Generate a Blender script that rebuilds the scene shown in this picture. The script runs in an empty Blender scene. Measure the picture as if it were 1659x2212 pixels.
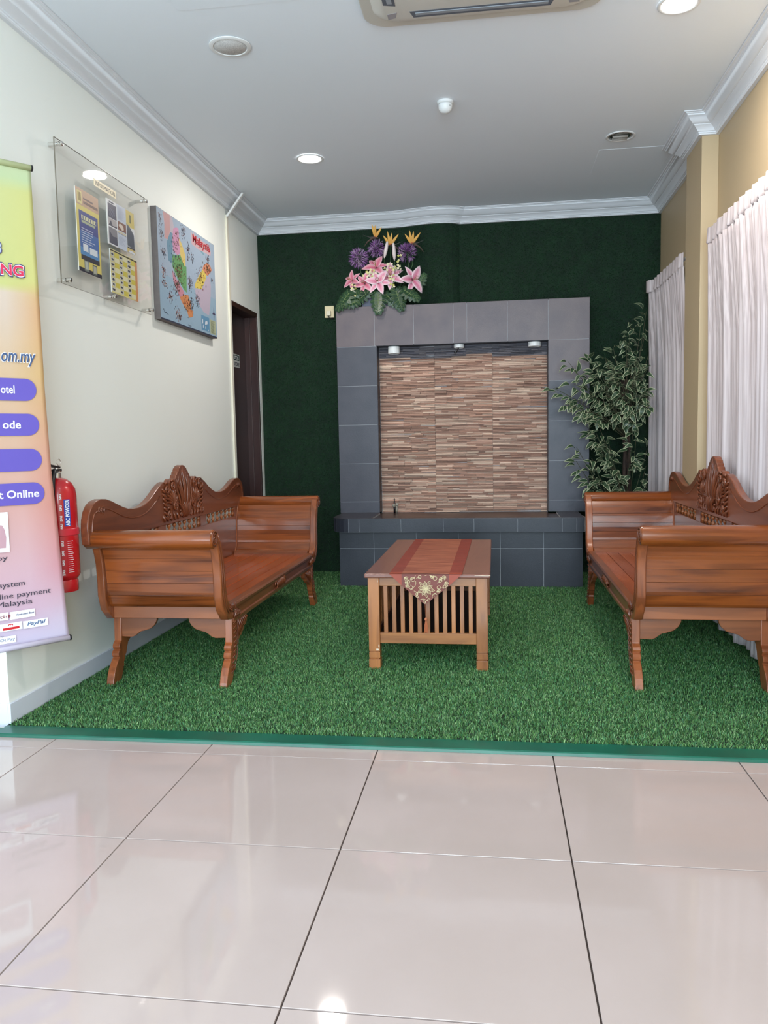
import bpy, bmesh, math, random
import numpy as np
from mathutils import Vector, Matrix, noise as mnoise
random.seed(7); RNG = np.random.default_rng(7)
PI = math.pi
SC = bpy.context.scene
COL = SC.collection

# ------------------------------------------------------------------ camera
cam = bpy.data.objects.new('camera', bpy.data.cameras.new('camera'))
COL.objects.link(cam)
CR, CU, CF = Vector((0.99028, 0.13777, -0.01929)), Vector((0.00695, 0.08941, 0.99597)), Vector((-0.13717, 0.98643, -0.08929))
CF.normalize(); CR = CF.cross(CU).normalized(); CU = CR.cross(CF)
M = Matrix((CR, CU, -CF)).transposed().to_4x4(); M.translation = Vector((0.413347, -2.606220, 1.077169))
cam.matrix_world = M
cam.data.sensor_fit = 'HORIZONTAL'; cam.data.sensor_width = 36.0
cam.data.lens = 36.0*1740.75/1659.0
cam.data.clip_start = 0.05
SC.camera = cam
SC.view_settings.view_transform = 'Standard'
SC.view_settings.look = 'None'
SC.view_settings.gamma = 1.0
SC.view_settings.use_curve_mapping = False
SC.view_settings.exposure = 0.17

# ------------------------------------------------------------------ light
world = bpy.data.worlds.new('sky'); SC.world = world; world.use_nodes = True
wb = world.node_tree.nodes['Background']
wb.inputs[0].default_value = (0.72, 0.89, 1.0, 1); wb.inputs[1].default_value = 1.7

def area(name, loc, target, sx, sy, energy, color, shape='RECTANGLE', spread=PI):
    l = bpy.data.lights.new(name, 'AREA'); l.shape = shape; l.size = sx
    if shape == 'RECTANGLE': l.size_y = sy
    l.energy = energy; l.color = color; l.spread = spread
    o = bpy.data.objects.new(name, l); COL.objects.link(o)
    o.location = loc
    o.rotation_euler = (Vector(target)-Vector(loc)).to_track_quat('-Z', 'Y').to_euler()
    return o
# daylight through the lobby's glazed front and unseen left side, plus added ceiling fill
area('front_daylight', (0.6, -5.3, 1.80), (-1.2, 0, 1.4), 2.4, 1.6, 215, (0.70, 0.88, 1.0))
area('added_ceiling_fill', (-1.0, -5.2, 0.25), (-0.8, -1.0, 2.8), 5.2, 0.8, 92, (0.72, 0.89, 1.0))  # added light aimed upward to brighten the ceiling
area('side_daylight', (-4.1, -2.5, 1.35), (1.0, -0.6, 1.6), 2.9, 2.4, 12, (0.72, 0.89, 1.0))
DOWNLIGHTS_LIT = [(-0.704, 2.42), (1.16, 0.95), (0.22, -1.0), (-1.6, -2.4), (1.2, -2.4)]  # last three are assumed lobby lamps, unseen and without fittings
for k, (x, y) in enumerate(DOWNLIGHTS_LIT):
    area('downlight_lamp', (x, y, 2.79), (x, y, 0), 0.14, 0.14, (12, 19, 2, 2, 2)[k], (1.0, 0.93, 0.86), 'DISK')

# ------------------------------------------------------------------ helpers
def s2l(c):
    return tuple(((v/255)/12.92 if v/255 <= 0.04045 else ((v/255+0.055)/1.055)**2.4) for v in c)

class G:
    """collects faces with material slots and colours, then links them as ONE mesh object"""
    def __init__(s): s.v = []; s.f = []; s.m = []; s.c = []
    def face(s, pts, m=0, c=(1, 1, 1)):
        b = len(s.v); s.v += [tuple(p) for p in pts]; s.f.append(tuple(range(b, b+len(pts)))); s.m.append(m); s.c.append(c)
    def mesh(s, V, F, m=0, c=(1, 1, 1)):
        b = len(s.v); s.v += [tuple(p) for p in V]
        for f in F: s.f.append(tuple(b+i for i in f)); s.m.append(m); s.c.append(c)
    def box(s, x0, y0, z0, x1, y1, z1, m=0, c=(1, 1, 1)):
        x0, x1 = min(x0, x1), max(x0, x1); y0, y1 = min(y0, y1), max(y0, y1); z0, z1 = min(z0, z1), max(z0, z1)
        V = [(x0,y0,z0),(x1,y0,z0),(x1,y1,z0),(x0,y1,z0),(x0,y0,z1),(x1,y0,z1),(x1,y1,z1),(x0,y1,z1)]
        s.mesh(V, [(0,3,2,1),(4,5,6,7),(0,1,5,4),(1,2,6,5),(2,3,7,6),(3,0,4,7)], m, c)
    def prism(s, poly, a, b, axis='x', m=0, c=(1, 1, 1)):
        """polygon (two coords, the axes left over in order) extruded along axis from a to b"""
        n = len(poly)
        def P(p, t):
            return (t, p[0], p[1]) if axis == 'x' else ((p[0], t, p[1]) if axis == 'y' else (p[0], p[1], t))
        V = [P(p, a) for p in poly]+[P(p, b) for p in poly]
        F = [tuple(range(n))[::-1], tuple(range(n, 2*n))]+[(i, (i+1) % n, n+(i+1) % n, n+i) for i in range(n)]
        s.mesh(V, F, m, c)
    def tube(s, pts, r, n=8, m=0, c=(1, 1, 1), cap=True, closed=False):
        pts = [Vector(p) for p in pts]; k = len(pts)
        R = r if isinstance(r, (list, tuple)) else [r]*k
        V = []; up = None
        for i, p in enumerate(pts):
            if closed: t = pts[(i+1) % k]-pts[i-1]
            else: t = pts[min(i+1, k-1)]-pts[max(i-1, 0)]
            if t.length < 1e-9: t = Vector((0, 0, 1))
            t.normalize()
            if up is None: up = Vector((0, 0, 1)) if abs(t.z) < 0.9 else Vector((1, 0, 0))
            a = (up-t*up.dot(t))
            if a.length < 1e-6: a = t.orthogonal()
            a.normalize(); b = t.cross(a); up = a
            for j in range(n):
                w = 2*PI*j/n; V.append(p+(a*math.cos(w)+b*math.sin(w))*R[i])
        F = []
        for i in range(k if closed else k-1):
            i2 = (i+1) % k
            for j in range(n): F.append((i*n+j, i*n+(j+1) % n, i2*n+(j+1) % n, i2*n+j))
        if cap and not closed: F += [tuple(range(n))[::-1], tuple((k-1)*n+j for j in range(n))]
        s.mesh(V, F, m, c)
    def lathe(s, prof, o=(0, 0, 0), n=24, m=0, c=(1, 1, 1), axis='z'):
        V = []; F = []
        for r, z in prof:
            for j in range(n):
                w = 2*PI*j/n; x, y = r*math.cos(w), r*math.sin(w)
                if axis == 'z': V.append((o[0]+x, o[1]+y, o[2]+z))
                elif axis == 'x': V.append((o[0]+z, o[1]+x, o[2]+y))
                else: V.append((o[0]+x, o[1]+z, o[2]+y))
        k = len(prof)
        for i in range(k-1):
            for j in range(n): F.append((i*n+j, i*n+(j+1) % n, (i+1)*n+(j+1) % n, (i+1)*n+j))
        F += [tuple(range(n))[::-1], tuple((k-1)*n+j for j in range(n))]
        s.mesh(V, F, m, c)
    def data(s, name, mats, smooth=False):
        me = bpy.data.meshes.new(name); me.from_pydata(s.v, [], s.f)
        for mt in (mats if isinstance(mats, (list, tuple)) else [mats]): me.materials.append(mt)
        if s.m and max(s.m) > 0: me.polygons.foreach_set('material_index', s.m)
        if any(c != (1, 1, 1) for c in s.c):
            vc = any(isinstance(c, list) for c in s.c)
            at = me.color_attributes.new('Col', 'FLOAT_COLOR', 'POINT' if vc else 'CORNER')
            buf = []
            if vc:
                buf = [1.0]*(4*len(s.v))
                for f, c in zip(s.f, s.c):
                    for i, v in enumerate(f): buf[4*v:4*v+3] = (c[i] if isinstance(c, list) else c)
            else:
                for f, c in zip(s.f, s.c): buf += [*c, 1.0]*len(f)
            at.data.foreach_set('color', buf)
        bm = bmesh.new(); bm.from_mesh(me); bmesh.ops.recalc_face_normals(bm, faces=bm.faces); bm.to_mesh(me); bm.free()
        if smooth: me.polygons.foreach_set('use_smooth', [True]*len(me.polygons))
        me.update(); return me
    def build(s, name, mats, parent=None, smooth=False, bevel=0, loc=None, auto=False):
        me = s.data(name, mats, smooth or auto)
        return link(name, me, parent, bevel, loc, auto)

def link(name, me, parent=None, bevel=0, loc=None, auto=False):
    o = bpy.data.objects.new(name, me); COL.objects.link(o)
    if loc: o.location = loc
    if parent: o.parent = parent
    if auto:
        me.polygons.foreach_set('use_smooth', [True]*len(me.polygons))
        at = me.attributes.get('sharp_edge') or me.attributes.new('sharp_edge', 'BOOLEAN', 'EDGE')
        bm = bmesh.new(); bm.from_mesh(me); bm.edges.ensure_lookup_table()
        sh = [(len(e.link_faces) != 2 or e.calc_face_angle(0) > math.radians(38)) for e in bm.edges]; bm.free()
        at.data.foreach_set('value', sh)
    if bevel:
        md = o.modifiers.new('bevel', 'BEVEL'); md.width = bevel; md.segments = 2; md.limit_method = 'ANGLE'; md.angle_limit = 0.7
    return o

def empty(name, loc=(0, 0, 0), rz=0):
    o = bpy.data.objects.new(name, None); COL.objects.link(o); o.location = loc; o.rotation_euler = (0, 0, rz); o.empty_display_size = 0.1
    return o
def tag(o, label, cat, group=None):
    o['label'] = label; o['category'] = cat
    if group: o['group'] = group
    return o
def struct(o): o['kind'] = 'structure'; return o
def stuff(o): o['kind'] = 'stuff'; return o

# ------------------------------------------------------------------ materials
def mat(name, color=(0.8, 0.8, 0.8), rough=0.5, metal=0.0, **kw):
    m = bpy.data.materials.new(name); m.use_nodes = True
    b = m.node_tree.nodes['Principled BSDF']
    b.inputs['Base Color'].default_value = (*color, 1); b.inputs['Roughness'].default_value = rough; b.inputs['Metallic'].default_value = metal
    for k, v in kw.items(): b.inputs[k.replace('_', ' ')].default_value = v
    return m
def nodes(m): return m.node_tree.nodes, m.node_tree.links, m.node_tree.nodes['Principled BSDF']
def mottled(name, c1, c2, scale=5, rough=0.5, bump=0.0, bscale=None, detail=4, lo=0.35, hi=0.65, r2=None, **kw):
    m = mat(name, c1, rough, **kw); N, L, B = nodes(m)
    tc = N.new('ShaderNodeTexCoord'); nz = N.new('ShaderNodeTexNoise'); nz.inputs['Scale'].default_value = scale; nz.inputs['Detail'].default_value = detail
    cr = N.new('ShaderNodeValToRGB'); cr.color_ramp.elements[0].position = lo; cr.color_ramp.elements[1].position = hi
    cr.color_ramp.elements[0].color = (*c1, 1); cr.color_ramp.elements[1].color = (*c2, 1)
    L.new(tc.outputs['Object'], nz.inputs['Vector']); L.new(nz.outputs['Fac'], cr.inputs['Fac']); L.new(cr.outputs['Color'], B.inputs['Base Color'])
    if bump:
        n2 = N.new('ShaderNodeTexNoise'); n2.inputs['Scale'].default_value = bscale or scale*8; n2.inputs['Detail'].default_value = 3
        bp = N.new('ShaderNodeBump'); bp.inputs['Strength'].default_value = bump; bp.inputs['Distance'].default_value = 0.004
        L.new(tc.outputs['Object'], n2.inputs['Vector']); L.new(n2.outputs['Fac'], bp.inputs['Height']); L.new(bp.outputs['Normal'], B.inputs['Normal'])
    return m
def wood(name, light, dark, axis='y', rough=0.3, coat=0.25, knots=0.35):
    """varnished teak, grain running along the given axis, colour varying from piece to piece"""
    m = mat(name, light, rough, Coat_Weight=coat, Coat_Roughness=0.12); N, L, B = nodes(m)
    tc = N.new('ShaderNodeTexCoord'); mp = N.new('ShaderNodeMapping'); oi = N.new('ShaderNodeObjectInfo')
    sc = {'x': (1.2, 14, 14), 'y': (14, 1.2, 14), 'z': (14, 14, 1.2)}[axis]
    mp.inputs['Scale'].default_value = sc
    L.new(tc.outputs['Object'], mp.inputs['Vector'])
    cb = N.new('ShaderNodeCombineXYZ'); ml = N.new('ShaderNodeMath'); ml.operation = 'MULTIPLY'; ml.inputs[1].default_value = 37.0
    L.new(oi.outputs['Random'], ml.inputs[0])
    for i in range(3): L.new(ml.outputs[0], cb.inputs[i])
    L.new(cb.outputs[0], mp.inputs['Location'])
    n1 = N.new('ShaderNodeTexNoise'); n1.inputs['Scale'].default_value = 1.0; n1.inputs['Detail'].default_value = 5; n1.inputs['Distortion'].default_value = 0.9
    L.new(mp.outputs[0], n1.inputs['Vector'])
    wv = N.new('ShaderNodeMath'); wv.operation = 'MULTIPLY'; wv.inputs[1].default_value = 22.0
    sn = N.new('ShaderNodeMath'); sn.operation = 'SINE'
    L.new(n1.outputs['Fac'], wv.inputs[0]); L.new(wv.outputs[0], sn.inputs[0])
    mr = N.new('ShaderNodeMapRange'); mr.inputs[1].default_value = -1; mr.inputs[2].default_value = 1; mr.inputs[3].default_value = 0.0; mr.inputs[4].default_value = 0.55
    L.new(sn.outputs[0], mr.inputs[0])
    n3 = N.new('ShaderNodeTexNoise'); n3.inputs['Scale'].default_value = 3.2; n3.inputs['Detail'].default_value = 2
    mp3 = N.new('ShaderNodeMapping'); mp3.inputs['Scale'].default_value = tuple(0.35 if q < 2 else 1.0 for q in sc)
    L.new(tc.outputs['Object'], mp3.inputs['Vector']); L.new(cb.outputs[0], mp3.inputs['Location']); L.new(mp3.outputs[0], n3.inputs['Vector'])
    r3 = N.new('ShaderNodeMapRange'); r3.inputs[1].default_value = 0.55; r3.inputs[2].default_value = 0.62; r3.inputs[3].default_value = 0; r3.inputs[4].default_value = knots
    L.new(n3.outputs['Fac'], r3.inputs[0])
    ad = N.new('ShaderNodeMath'); ad.operation = 'ADD'; ad.use_clamp = True
    L.new(mr.outputs[0], ad.inputs[0]); L.new(r3.outputs[0], ad.inputs[1])
    mx = N.new('ShaderNodeMix'); mx.data_type = 'RGBA'; mx.inputs[6].default_value = (*light, 1); mx.inputs[7].default_value = (*dark, 1)
    L.new(ad.outputs[0], mx.inputs[0])
    hv = N.new('ShaderNodeHueSaturation'); vr = N.new('ShaderNodeMapRange'); vr.inputs[3].default_value = 0.86; vr.inputs[4].default_value = 1.16
    L.new(oi.outputs['Random'], vr.inputs[0]); L.new(vr.outputs[0], hv.inputs['Value']); L.new(mx.outputs[2], hv.inputs['Color'])
    L.new(hv.outputs[0], B.inputs['Base Color'])
    bp = N.new('ShaderNodeBump'); bp.inputs['Strength'].default_value = 0.12; bp.inputs['Distance'].default_value = 0.002
    L.new(n1.outputs['Fac'], bp.inputs['Height']); L.new(bp.outputs['Normal'], B.inputs['Normal'])
    return m
def attr_mat(name, rough=0.6, bump=0.0, bscale=200, **kw):
    m = mat(name, (0.8, 0.8, 0.8), rough, **kw); N, L, B = nodes(m)
    a = N.new('ShaderNodeAttribute'); a.attribute_name = 'Col'; L.new(a.outputs['Color'], B.inputs['Base Color'])
    if bump:
        tc = N.new('ShaderNodeTexCoord'); n2 = N.new('ShaderNodeTexNoise'); n2.inputs['Scale'].default_value = bscale
        bp = N.new('ShaderNodeBump'); bp.inputs['Strength'].default_value = bump; bp.inputs['Distance'].default_value = 0.002
        L.new(tc.outputs['Object'], n2.inputs['Vector']); L.new(n2.outputs['Fac'], bp.inputs['Height']); L.new(bp.outputs['Normal'], B.inputs['Normal'])
    return m

CREAM_DAYLIT = mottled('cream_paint_daylit', s2l((245, 248, 243)), s2l((243, 246, 240)), 1.2, 0.55, 0.03, 60)  # cream paint with the left wall's cool daylight put into its colour
CREAM_DIM = mottled('cream_paint_dim', s2l((192, 170, 136)), s2l((188, 166, 132)), 1.2, 0.55, 0.03, 60)  # same cream paint, the right wall's dimmer warm light put into its colour
CEIL = mottled('ceiling_paint', s2l((234, 241, 248)), s2l((231, 239, 246)), 0.8, 0.7)
PLASTER = mat('cornice_plaster', s2l((224, 227, 232)), 0.45)
SKIRT = mottled('skirting_tile', s2l((222, 226, 238)), s2l((214, 218, 232)), 4, 0.2)
GROUT_F = mat('dark_floor_joint', s2l((66, 52, 46)), 0.7)
TILE = mottled('polished_floor_tile', s2l((192, 174, 169)), s2l((186, 168, 162)), 2.2, 0.05, 0.0, detail=6, Coat_Weight=0.2)
STRIP = mottled('green_painted_edging', s2l((18, 100, 78)), s2l((12, 84, 66)), 6, 0.3)
TURFBASE = mottled('turf_backing', s2l((14, 44, 24)), s2l((10, 34, 20)), 12, 0.9)
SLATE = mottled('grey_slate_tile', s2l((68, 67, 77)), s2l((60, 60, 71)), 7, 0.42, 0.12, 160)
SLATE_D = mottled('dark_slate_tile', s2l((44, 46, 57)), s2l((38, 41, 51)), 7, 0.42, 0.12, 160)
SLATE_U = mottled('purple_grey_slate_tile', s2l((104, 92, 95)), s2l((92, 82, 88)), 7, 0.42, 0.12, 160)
GROUT_L = mat('pale_tile_grout', s2l((178, 180, 186)), 0.8)
STONE = attr_mat('split_stone', 0.75, 0.5, 120)
PRINT = attr_mat('printed_colour', 0.45)
CLOTHPRINT = attr_mat('printed_banner_cloth', 0.6, 0.08, 300)
W_SEAT = wood('teak_seat', s2l((172, 82, 38)), s2l((128, 56, 24)), 'y', 0.22, 0.35, 0.2)
W_ARM = wood('teak_arm', s2l((142, 73, 31)), s2l((86, 40, 17)), 'x', 0.24, 0.4, 0.55)
W_LONG = wood('teak_rail', s2l((136, 76, 46)), s2l((92, 46, 26)), 'y', 0.3, 0.3, 0.25)
W_UP = wood('teak_upright', s2l((156, 86, 48)), s2l((104, 52, 28)), 'z', 0.3, 0.3, 0.25)
W_BACK = wood('teak_back', s2l((126, 68, 42)), s2l((94, 48, 30)), 'y', 0.28, 0.3, 0.2)
W_CARVE = wood('teak_carving', s2l((124, 66, 40)), s2l((84, 42, 26)), 'z', 0.25, 0.35, 0.2)
W_TABLE = wood('table_leg_wood', s2l((168, 106, 58)), s2l((120, 70, 38)), 'z', 0.35, 0.15, 0.3)
W_TRAIL = wood('table_rail_wood', s2l((168, 108, 60)), s2l((116, 68, 36)), 'x', 0.35, 0.15, 0.3)
W_TOP = wood('table_top_wood', s2l((128, 82, 68)), s2l((112, 70, 58)), 'y', 0.3, 0.2, 0.1)
DOORW = mottled('dark_brown_door', s2l((62, 34, 30)), s2l((52, 28, 26)), 3, 0.35)
CHROME = mat('chrome', (0.75, 0.74, 0.72), 0.18, 1.0)
STEEL = mat('brushed_steel', (0.6, 0.58, 0.55), 0.32, 1.0)
WHITEP = mat('white_plastic', s2l((226, 228, 228)), 0.4)
CREAMP = mat('cream_plastic', s2l((226, 210, 170)), 0.4)
BLACK = mat('black_rubber', s2l((26, 26, 30)), 0.35)
DARK = mat('dark_void', s2l((20, 20, 22)), 0.8)
RED = mat('red_enamel', s2l((186, 22, 32)), 0.25, Coat_Weight=0.4)
GREYC = mottled('canvas_side', s2l((112, 104, 102)), s2l((104, 97, 96)), 20, 0.8)
LAMP = mat('lamp_glow', (1, 1, 1), 0.5); LAMP.node_tree.nodes['Principled BSDF'].inputs['Emission Color'].default_value = (1.0, 0.93, 0.86, 1); LAMP.node_tree.nodes['Principled BSDF'].inputs['Emission Strength'].default_value = 14
GRILLE = mottled('perforated_grille', s2l((214, 214, 212)), s2l((190, 190, 190)), 260, 0.7, lo=0.45, hi=0.55)
def glass_mat(name, col=(1, 1, 1), rough=0.0, mix=0.94):
    m = bpy.data.materials.new(name); m.use_nodes = True; N = m.node_tree.nodes; L = m.node_tree.links; N.clear()
    o = N.new('ShaderNodeOutputMaterial'); t = N.new('ShaderNodeBsdfTransparent'); g = N.new('ShaderNodeBsdfGlossy'); f = N.new('ShaderNodeFresnel'); x = N.new('ShaderNodeMixShader')
    t.inputs[0].default_value = (*col, 1); g.inputs['Roughness'].default_value = rough; f.inputs[0].default_value = 1.5
    ge = N.new('ShaderNodeNewGeometry'); iv = N.new('ShaderNodeMath'); iv.operation = 'SUBTRACT'; iv.inputs[0].default_value = 1.0; ml = N.new('ShaderNodeMath'); ml.operation = 'MULTIPLY'
    L.new(ge.outputs['Backfacing'], iv.inputs[1]); L.new(iv.outputs[0], ml.inputs[0]); L.new(f.outputs[0], ml.inputs[1]); L.new(ml.outputs[0], x.inputs[0]); L.new(t.outputs[0], x.inputs[1]); L.new(g.outputs[0], x.inputs[2]); L.new(x.outputs[0], o.inputs[0])
    return m
ACRYL = glass_mat('clear_acrylic', (0.955, 0.95, 0.945), 0.02)
ACRYL_E = mat('acrylic_edge', s2l((120, 112, 100)), 0.2)
PANE = glass_mat('window_glass', (0.55, 0.6, 0.62), 0.0)
SHEER = bpy.data.materials.new('sheer_curtain'); SHEER.use_nodes = True
_N, _L, _B = nodes(SHEER); _B.inputs['Base Color'].default_value = (*s2l((236, 228, 230)), 1); _B.inputs['Roughness'].default_value = 0.8
_t = _N.new('ShaderNodeBsdfTranslucent'); _t.inputs[0].default_value = (*s2l((232, 228, 232)), 1); _x = _N.new('ShaderNodeMixShader'); _x.inputs[0].default_value = 0.22
_tc = _N.new('ShaderNodeTexCoord'); _mp = _N.new('ShaderNodeMapping'); _mp.inputs['Scale'].default_value = (150, 150, 1.5)
_nz = _N.new('ShaderNodeTexNoise'); _nz.inputs['Scale'].default_value = 1.0; _cr = _N.new('ShaderNodeValToRGB')
_cr.color_ramp.elements[0].position = 0.4; _cr.color_ramp.elements[1].position = 0.6; _cr.color_ramp.elements[0].color = (*s2l((206, 192, 192)), 1); _cr.color_ramp.elements[1].color = (*s2l((232, 220, 220)), 1)
_L.new(_tc.outputs['Object'], _mp.inputs[0]); _L.new(_mp.outputs[0], _nz.inputs['Vector']); _L.new(_nz.outputs['Fac'], _cr.inputs[0]); _L.new(_cr.outputs[0], _B.inputs['Base Color'])
_L.new(_B.outputs[0], _x.inputs[1]); _L.new(_t.outputs[0], _x.inputs[2]); _L.new(_x.outputs[0], _N['Material Output'].inputs[0])

# ------------------------------------------------------------------ room shell
XL, XR, YB, YC, ZC = -1.452, 1.645, 3.78, 0.20, 2.81
TH = 0.12
g = G(); g.box(-4.2, -5.6, -0.12, 1.9, 0.16, -0.006); floor = struct(g.build('floor', GROUT_F))
g = G()
def tile(x0, y0, x1, y1):
    t = G(); a = 0.0020
    t.box(-(x1-x0)/2+a, -(y1-y0)/2+a, -0.010, (x1-x0)/2-a, (y1-y0)/2-a, 0.0)
    return t
me_tile = tile(0, 0, 0.6, 0.6).data('tile', TILE); me_cut = tile(0, 0, 0.6, 0.16).data('tile', TILE)
for i in range(-7, 3):
    if -7 <= i: 
        link('tile', me_cut, floor, 0.0008, (0.6*i+0.3, 0.08, 0))
    for j in range(0, 9):
        link('tile', me_tile, floor, 0.0008, (0.6*i+0.3, -0.6*j-0.3, 0))
# raised platform under the turf and its painted edging
g = G(); g.box(XL, 0.155, -0.12, XR, 3.95, 0.012); struct(g.build('trim_1', TURFBASE))
g = G(); g.prism([(0.088, 0.0005), (0.090, 0.010), (0.094, 0.0135), (0.172, 0.0145), (0.172, 0.0005)], XL+0.004, XR+0.0, 'x')
g.prism([(0.088, 0.0005), (0.090, 0.010), (0.094, 0.0135), (0.150, 0.0145), (0.150, 0.0005)], -2.2, XL+0.004, 'x')
struct(g.build('trim_2', STRIP))

g = G()  # left wall with the store door opening
DY0, DY1, DZ = 3.06, 3.722, 2.095
g.box(XL-TH, YC, 0, XL, DY0, ZC+0.1); g.box(XL-TH, DY0, DZ, XL, DY1, ZC+0.1); g.box(XL-TH, DY1, 0, XL, YB+0.15, ZC+0.1)
struct(g.build('wall_left', CREAM_DAYLIT))
g = G(); g.box(-4.2, YC, 0, XL-TH, YC+TH, ZC+0.1); struct(g.build('wall_front_left', CREAM_DAYLIT))
g = G(); g.box(-4.32, -1.0, 0, -4.2, YC+TH, ZC+0.1); g.box(-4.32, -5.6, 0, -4.2, -4.0, ZC+0.1); g.box(-4.32, -4.0, 2.6, -4.2, -1.0, ZC+0.1); struct(g.build('wall_lobby', CREAM_DAYLIT))
g = G(); g.box(-4.32, -5.72, 2.6, 1.9, -5.6, ZC+0.1); g.box(-4.32, -5.72, 0, -3.9, -5.6, 2.6); g.box(1.5, -5.72, 0, 1.9, -5.6, 2.6); struct(g.build('wall_rear', CREAM_DAYLIT))
# back wall with its rounded bulge
bulge = [(-0.34, 0.0), (-0.27, 0.010), (-0.19, 0.035), (-0.10, 0.055), (-0.02, 0.064), (0.05, 0.060), (0.095, 0.046), (0.128, 0.022), (0.150, 0.0)]
back = [(XL, YB)]+[(x, YB-d) for x, d in bulge]+[(XR, YB)]
g = G(); g.prism(back+[(XR, YB+0.15), (XL, YB+0.15)], 0, ZC+0.1, 'z'); struct(g.build('wall_back', TURFBASE))
# right wall with two curtained window openings and a shallow pier
WIN = [(2.75, 3.45), (0.55, 2.05)]; WZ0, WZ1 = 0.35, 2.10
g = G()
ys = [-5.6, 0.55, 2.05, 2.75, 3.45, YB+0.15]
g.box(XR, ys[0], 0, XR+0.2, ys[1], ZC+0.1); g.box(XR, ys[2], 0, XR+0.2, ys[3], ZC+0.1); g.box(XR, ys[4], 0, XR+0.2, ys[5], ZC+0.1)
for a, b in WIN: g.box(XR, a, 0, XR+0.2, b, WZ0); g.box(XR, a, WZ1, XR+0.2, b, ZC+0.1)
wr = struct(g.build('wall_right', CREAM_DIM))
g = G(); g.box(1.555, 2.205, 0.012, XR, 2.565, ZC); struct(g.build('column_right', CREAM_DIM, bevel=0.002))
for k, (a, b) in enumerate(WIN):
    fr = G(); w = 0.045; x0, x1 = XR+0.06, XR+0.11
    fr.box(x0, a, WZ0, x1, b, WZ0+w); fr.box(x0, a, WZ1-w, x1, b, WZ1); fr.box(x0, a, WZ0+w, x1, a+w, WZ1-w); fr.box(x0, b-w, WZ0+w, x1, b, WZ1-w)
    fr.box(x0, (a+b)/2-w/2, WZ0+w, x1, (a+b)/2+w/2, WZ1-w)
    f_ = struct(fr.build('window_%d' % (k+1), WHITEP, bevel=0.003))
    for a2, b2 in ((a+w, (a+b)/2-w/2), ((a+b)/2+w/2, b-w)):
        p = G(); p.box(XR+0.083, a2, WZ0+w, XR+0.087, b2, WZ1-w); p.build('pane', PANE, f_)
g = G(); g.box(-4.32, -5.72, ZC, 1.9, YB+0.15, ZC+0.12); ceil = struct(g.build('ceiling', CEIL))
for x0, y0, x1, y1 in ((1.052, 2.615, 1.50, 3.06), (-0.838, 0.06, -0.235, 0.662)):
    g = G(); g.box(x0, y0, ZC-0.0015, x1, y1, ZC+0.001); g.build('access_panel', CEIL, ceil, bevel=0.0012)

# cornice, mitred round the room
def sweep(path, prof, name, m):
    P = [Vector((x, y, 0)) for x, y in path]; n = len(P); off = []
    for i in range(n):
        def nrm(a, b):
            d = (b-a).normalized(); return Vector((d.y, -d.x, 0))
        if i == 0: o = nrm(P[0], P[1])
        elif i == n-1: o = nrm(P[-2], P[-1])
        else:
            a, b = nrm(P[i-1], P[i]), nrm(P[i], P[i+1]); s_ = a+b
            o = s_/max(s_.dot(s_), 0.15)*2
        off.append(o)
    V = []; F = []; k = len(prof)
    for i in range(n):
        for d, z in prof: q = P[i]+off[i]*d; V.append((q.x, q.y, z))
    for i in range(n-1):
        for j in range(k-1): F.append((i*k+j, i*k+j+1, (i+1)*k+j+1, (i+1)*k+j))
    gg = G(); gg.mesh(V, F); return gg.build(name, m, auto=True)
prof = [(0.0, 2.712), (0.020, 2.712), (0.022, 2.718), (0.026, 2.720), (0.026, 2.726), (0.032, 2.728), (0.036, 2.736), (0.046, 2.746), (0.058, 2.754), (0.0585, 2.757), (0.061, 2.757), (0.072, 2.764), (0.086, 2.776), (0.094, 2.788), (0.100, 2.791), (0.102, 2.798), (0.108, 2.799), (0.110, 2.803), (0.120, 2.804), (0.122, 2.809)]
path = [(-4.2, YC), (XL, YC), (XL, YB)]+[(x, YB-d*1.0) for x, d in bulge]+[(XR, YB), (XR, 2.565), (1.555, 2.565), (1.555, 2.205), (XR, 2.205), (XR, -5.6)]
struct(sweep(path, prof, 'trim_3', PLASTER))
# skirting
g = G(); g.box(XL, YC-0.013, 0.0145, XL+0.012, DY0-0.005, 0.092)
struct(g.build('baseboard_left', SKIRT, bevel=0.002))
g = G(); g.box(-4.2, YC-0.013, 0.001, XL, YC, 0.092); struct(g.build('baseboard_front', SKIRT, bevel=0.002))
# door
g = G(); dx = XL-0.1
g.box(XL-TH+0.001, DY0, 0.012, XL-0.001, DY0+0.03, DZ); g.box(XL-TH+0.001, DY1-0.03, 0.012, XL-0.001, DY1, DZ); g.box(XL-TH+0.001, DY0+0.03, DZ-0.035, XL-0.001, DY1-0.03, DZ)
g.box(dx, DY1-0.045, 0.012, dx+0.045, DY1-0.03, DZ-0.035)
door = struct(g.build('door_1', DOORW, bevel=0.003))
g = G(); g.box(XL-TH-0.02, DY0+0.03, 0.014, dx+0.004, DY1-0.03, DZ-0.035); g.build('door_leaf', DOORW, door, bevel=0.002)
g = G(); g.lathe([(0.0, 0), (0.012, 0.001), (0.012, 0.03), (0.026, 0.04), (0.028, 0.055), (0.018, 0.066), (0.0, 0.068)], (dx+0.004, DY0+0.09, 1.0), 16, axis='x'); g.build('door_handle', STEEL, door, smooth=True)
g = G(); g.box(-2.6, 2.9, 0, -2.5, 4.0, 2.5); g.box(-2.6, 2.8, 0, XL-TH, 2.9, 2.5); g.box(-2.6, 3.9, 0, XL-TH, 4.0, 2.5); struct(g.build('wall_store', CREAM_DAYLIT))

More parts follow.
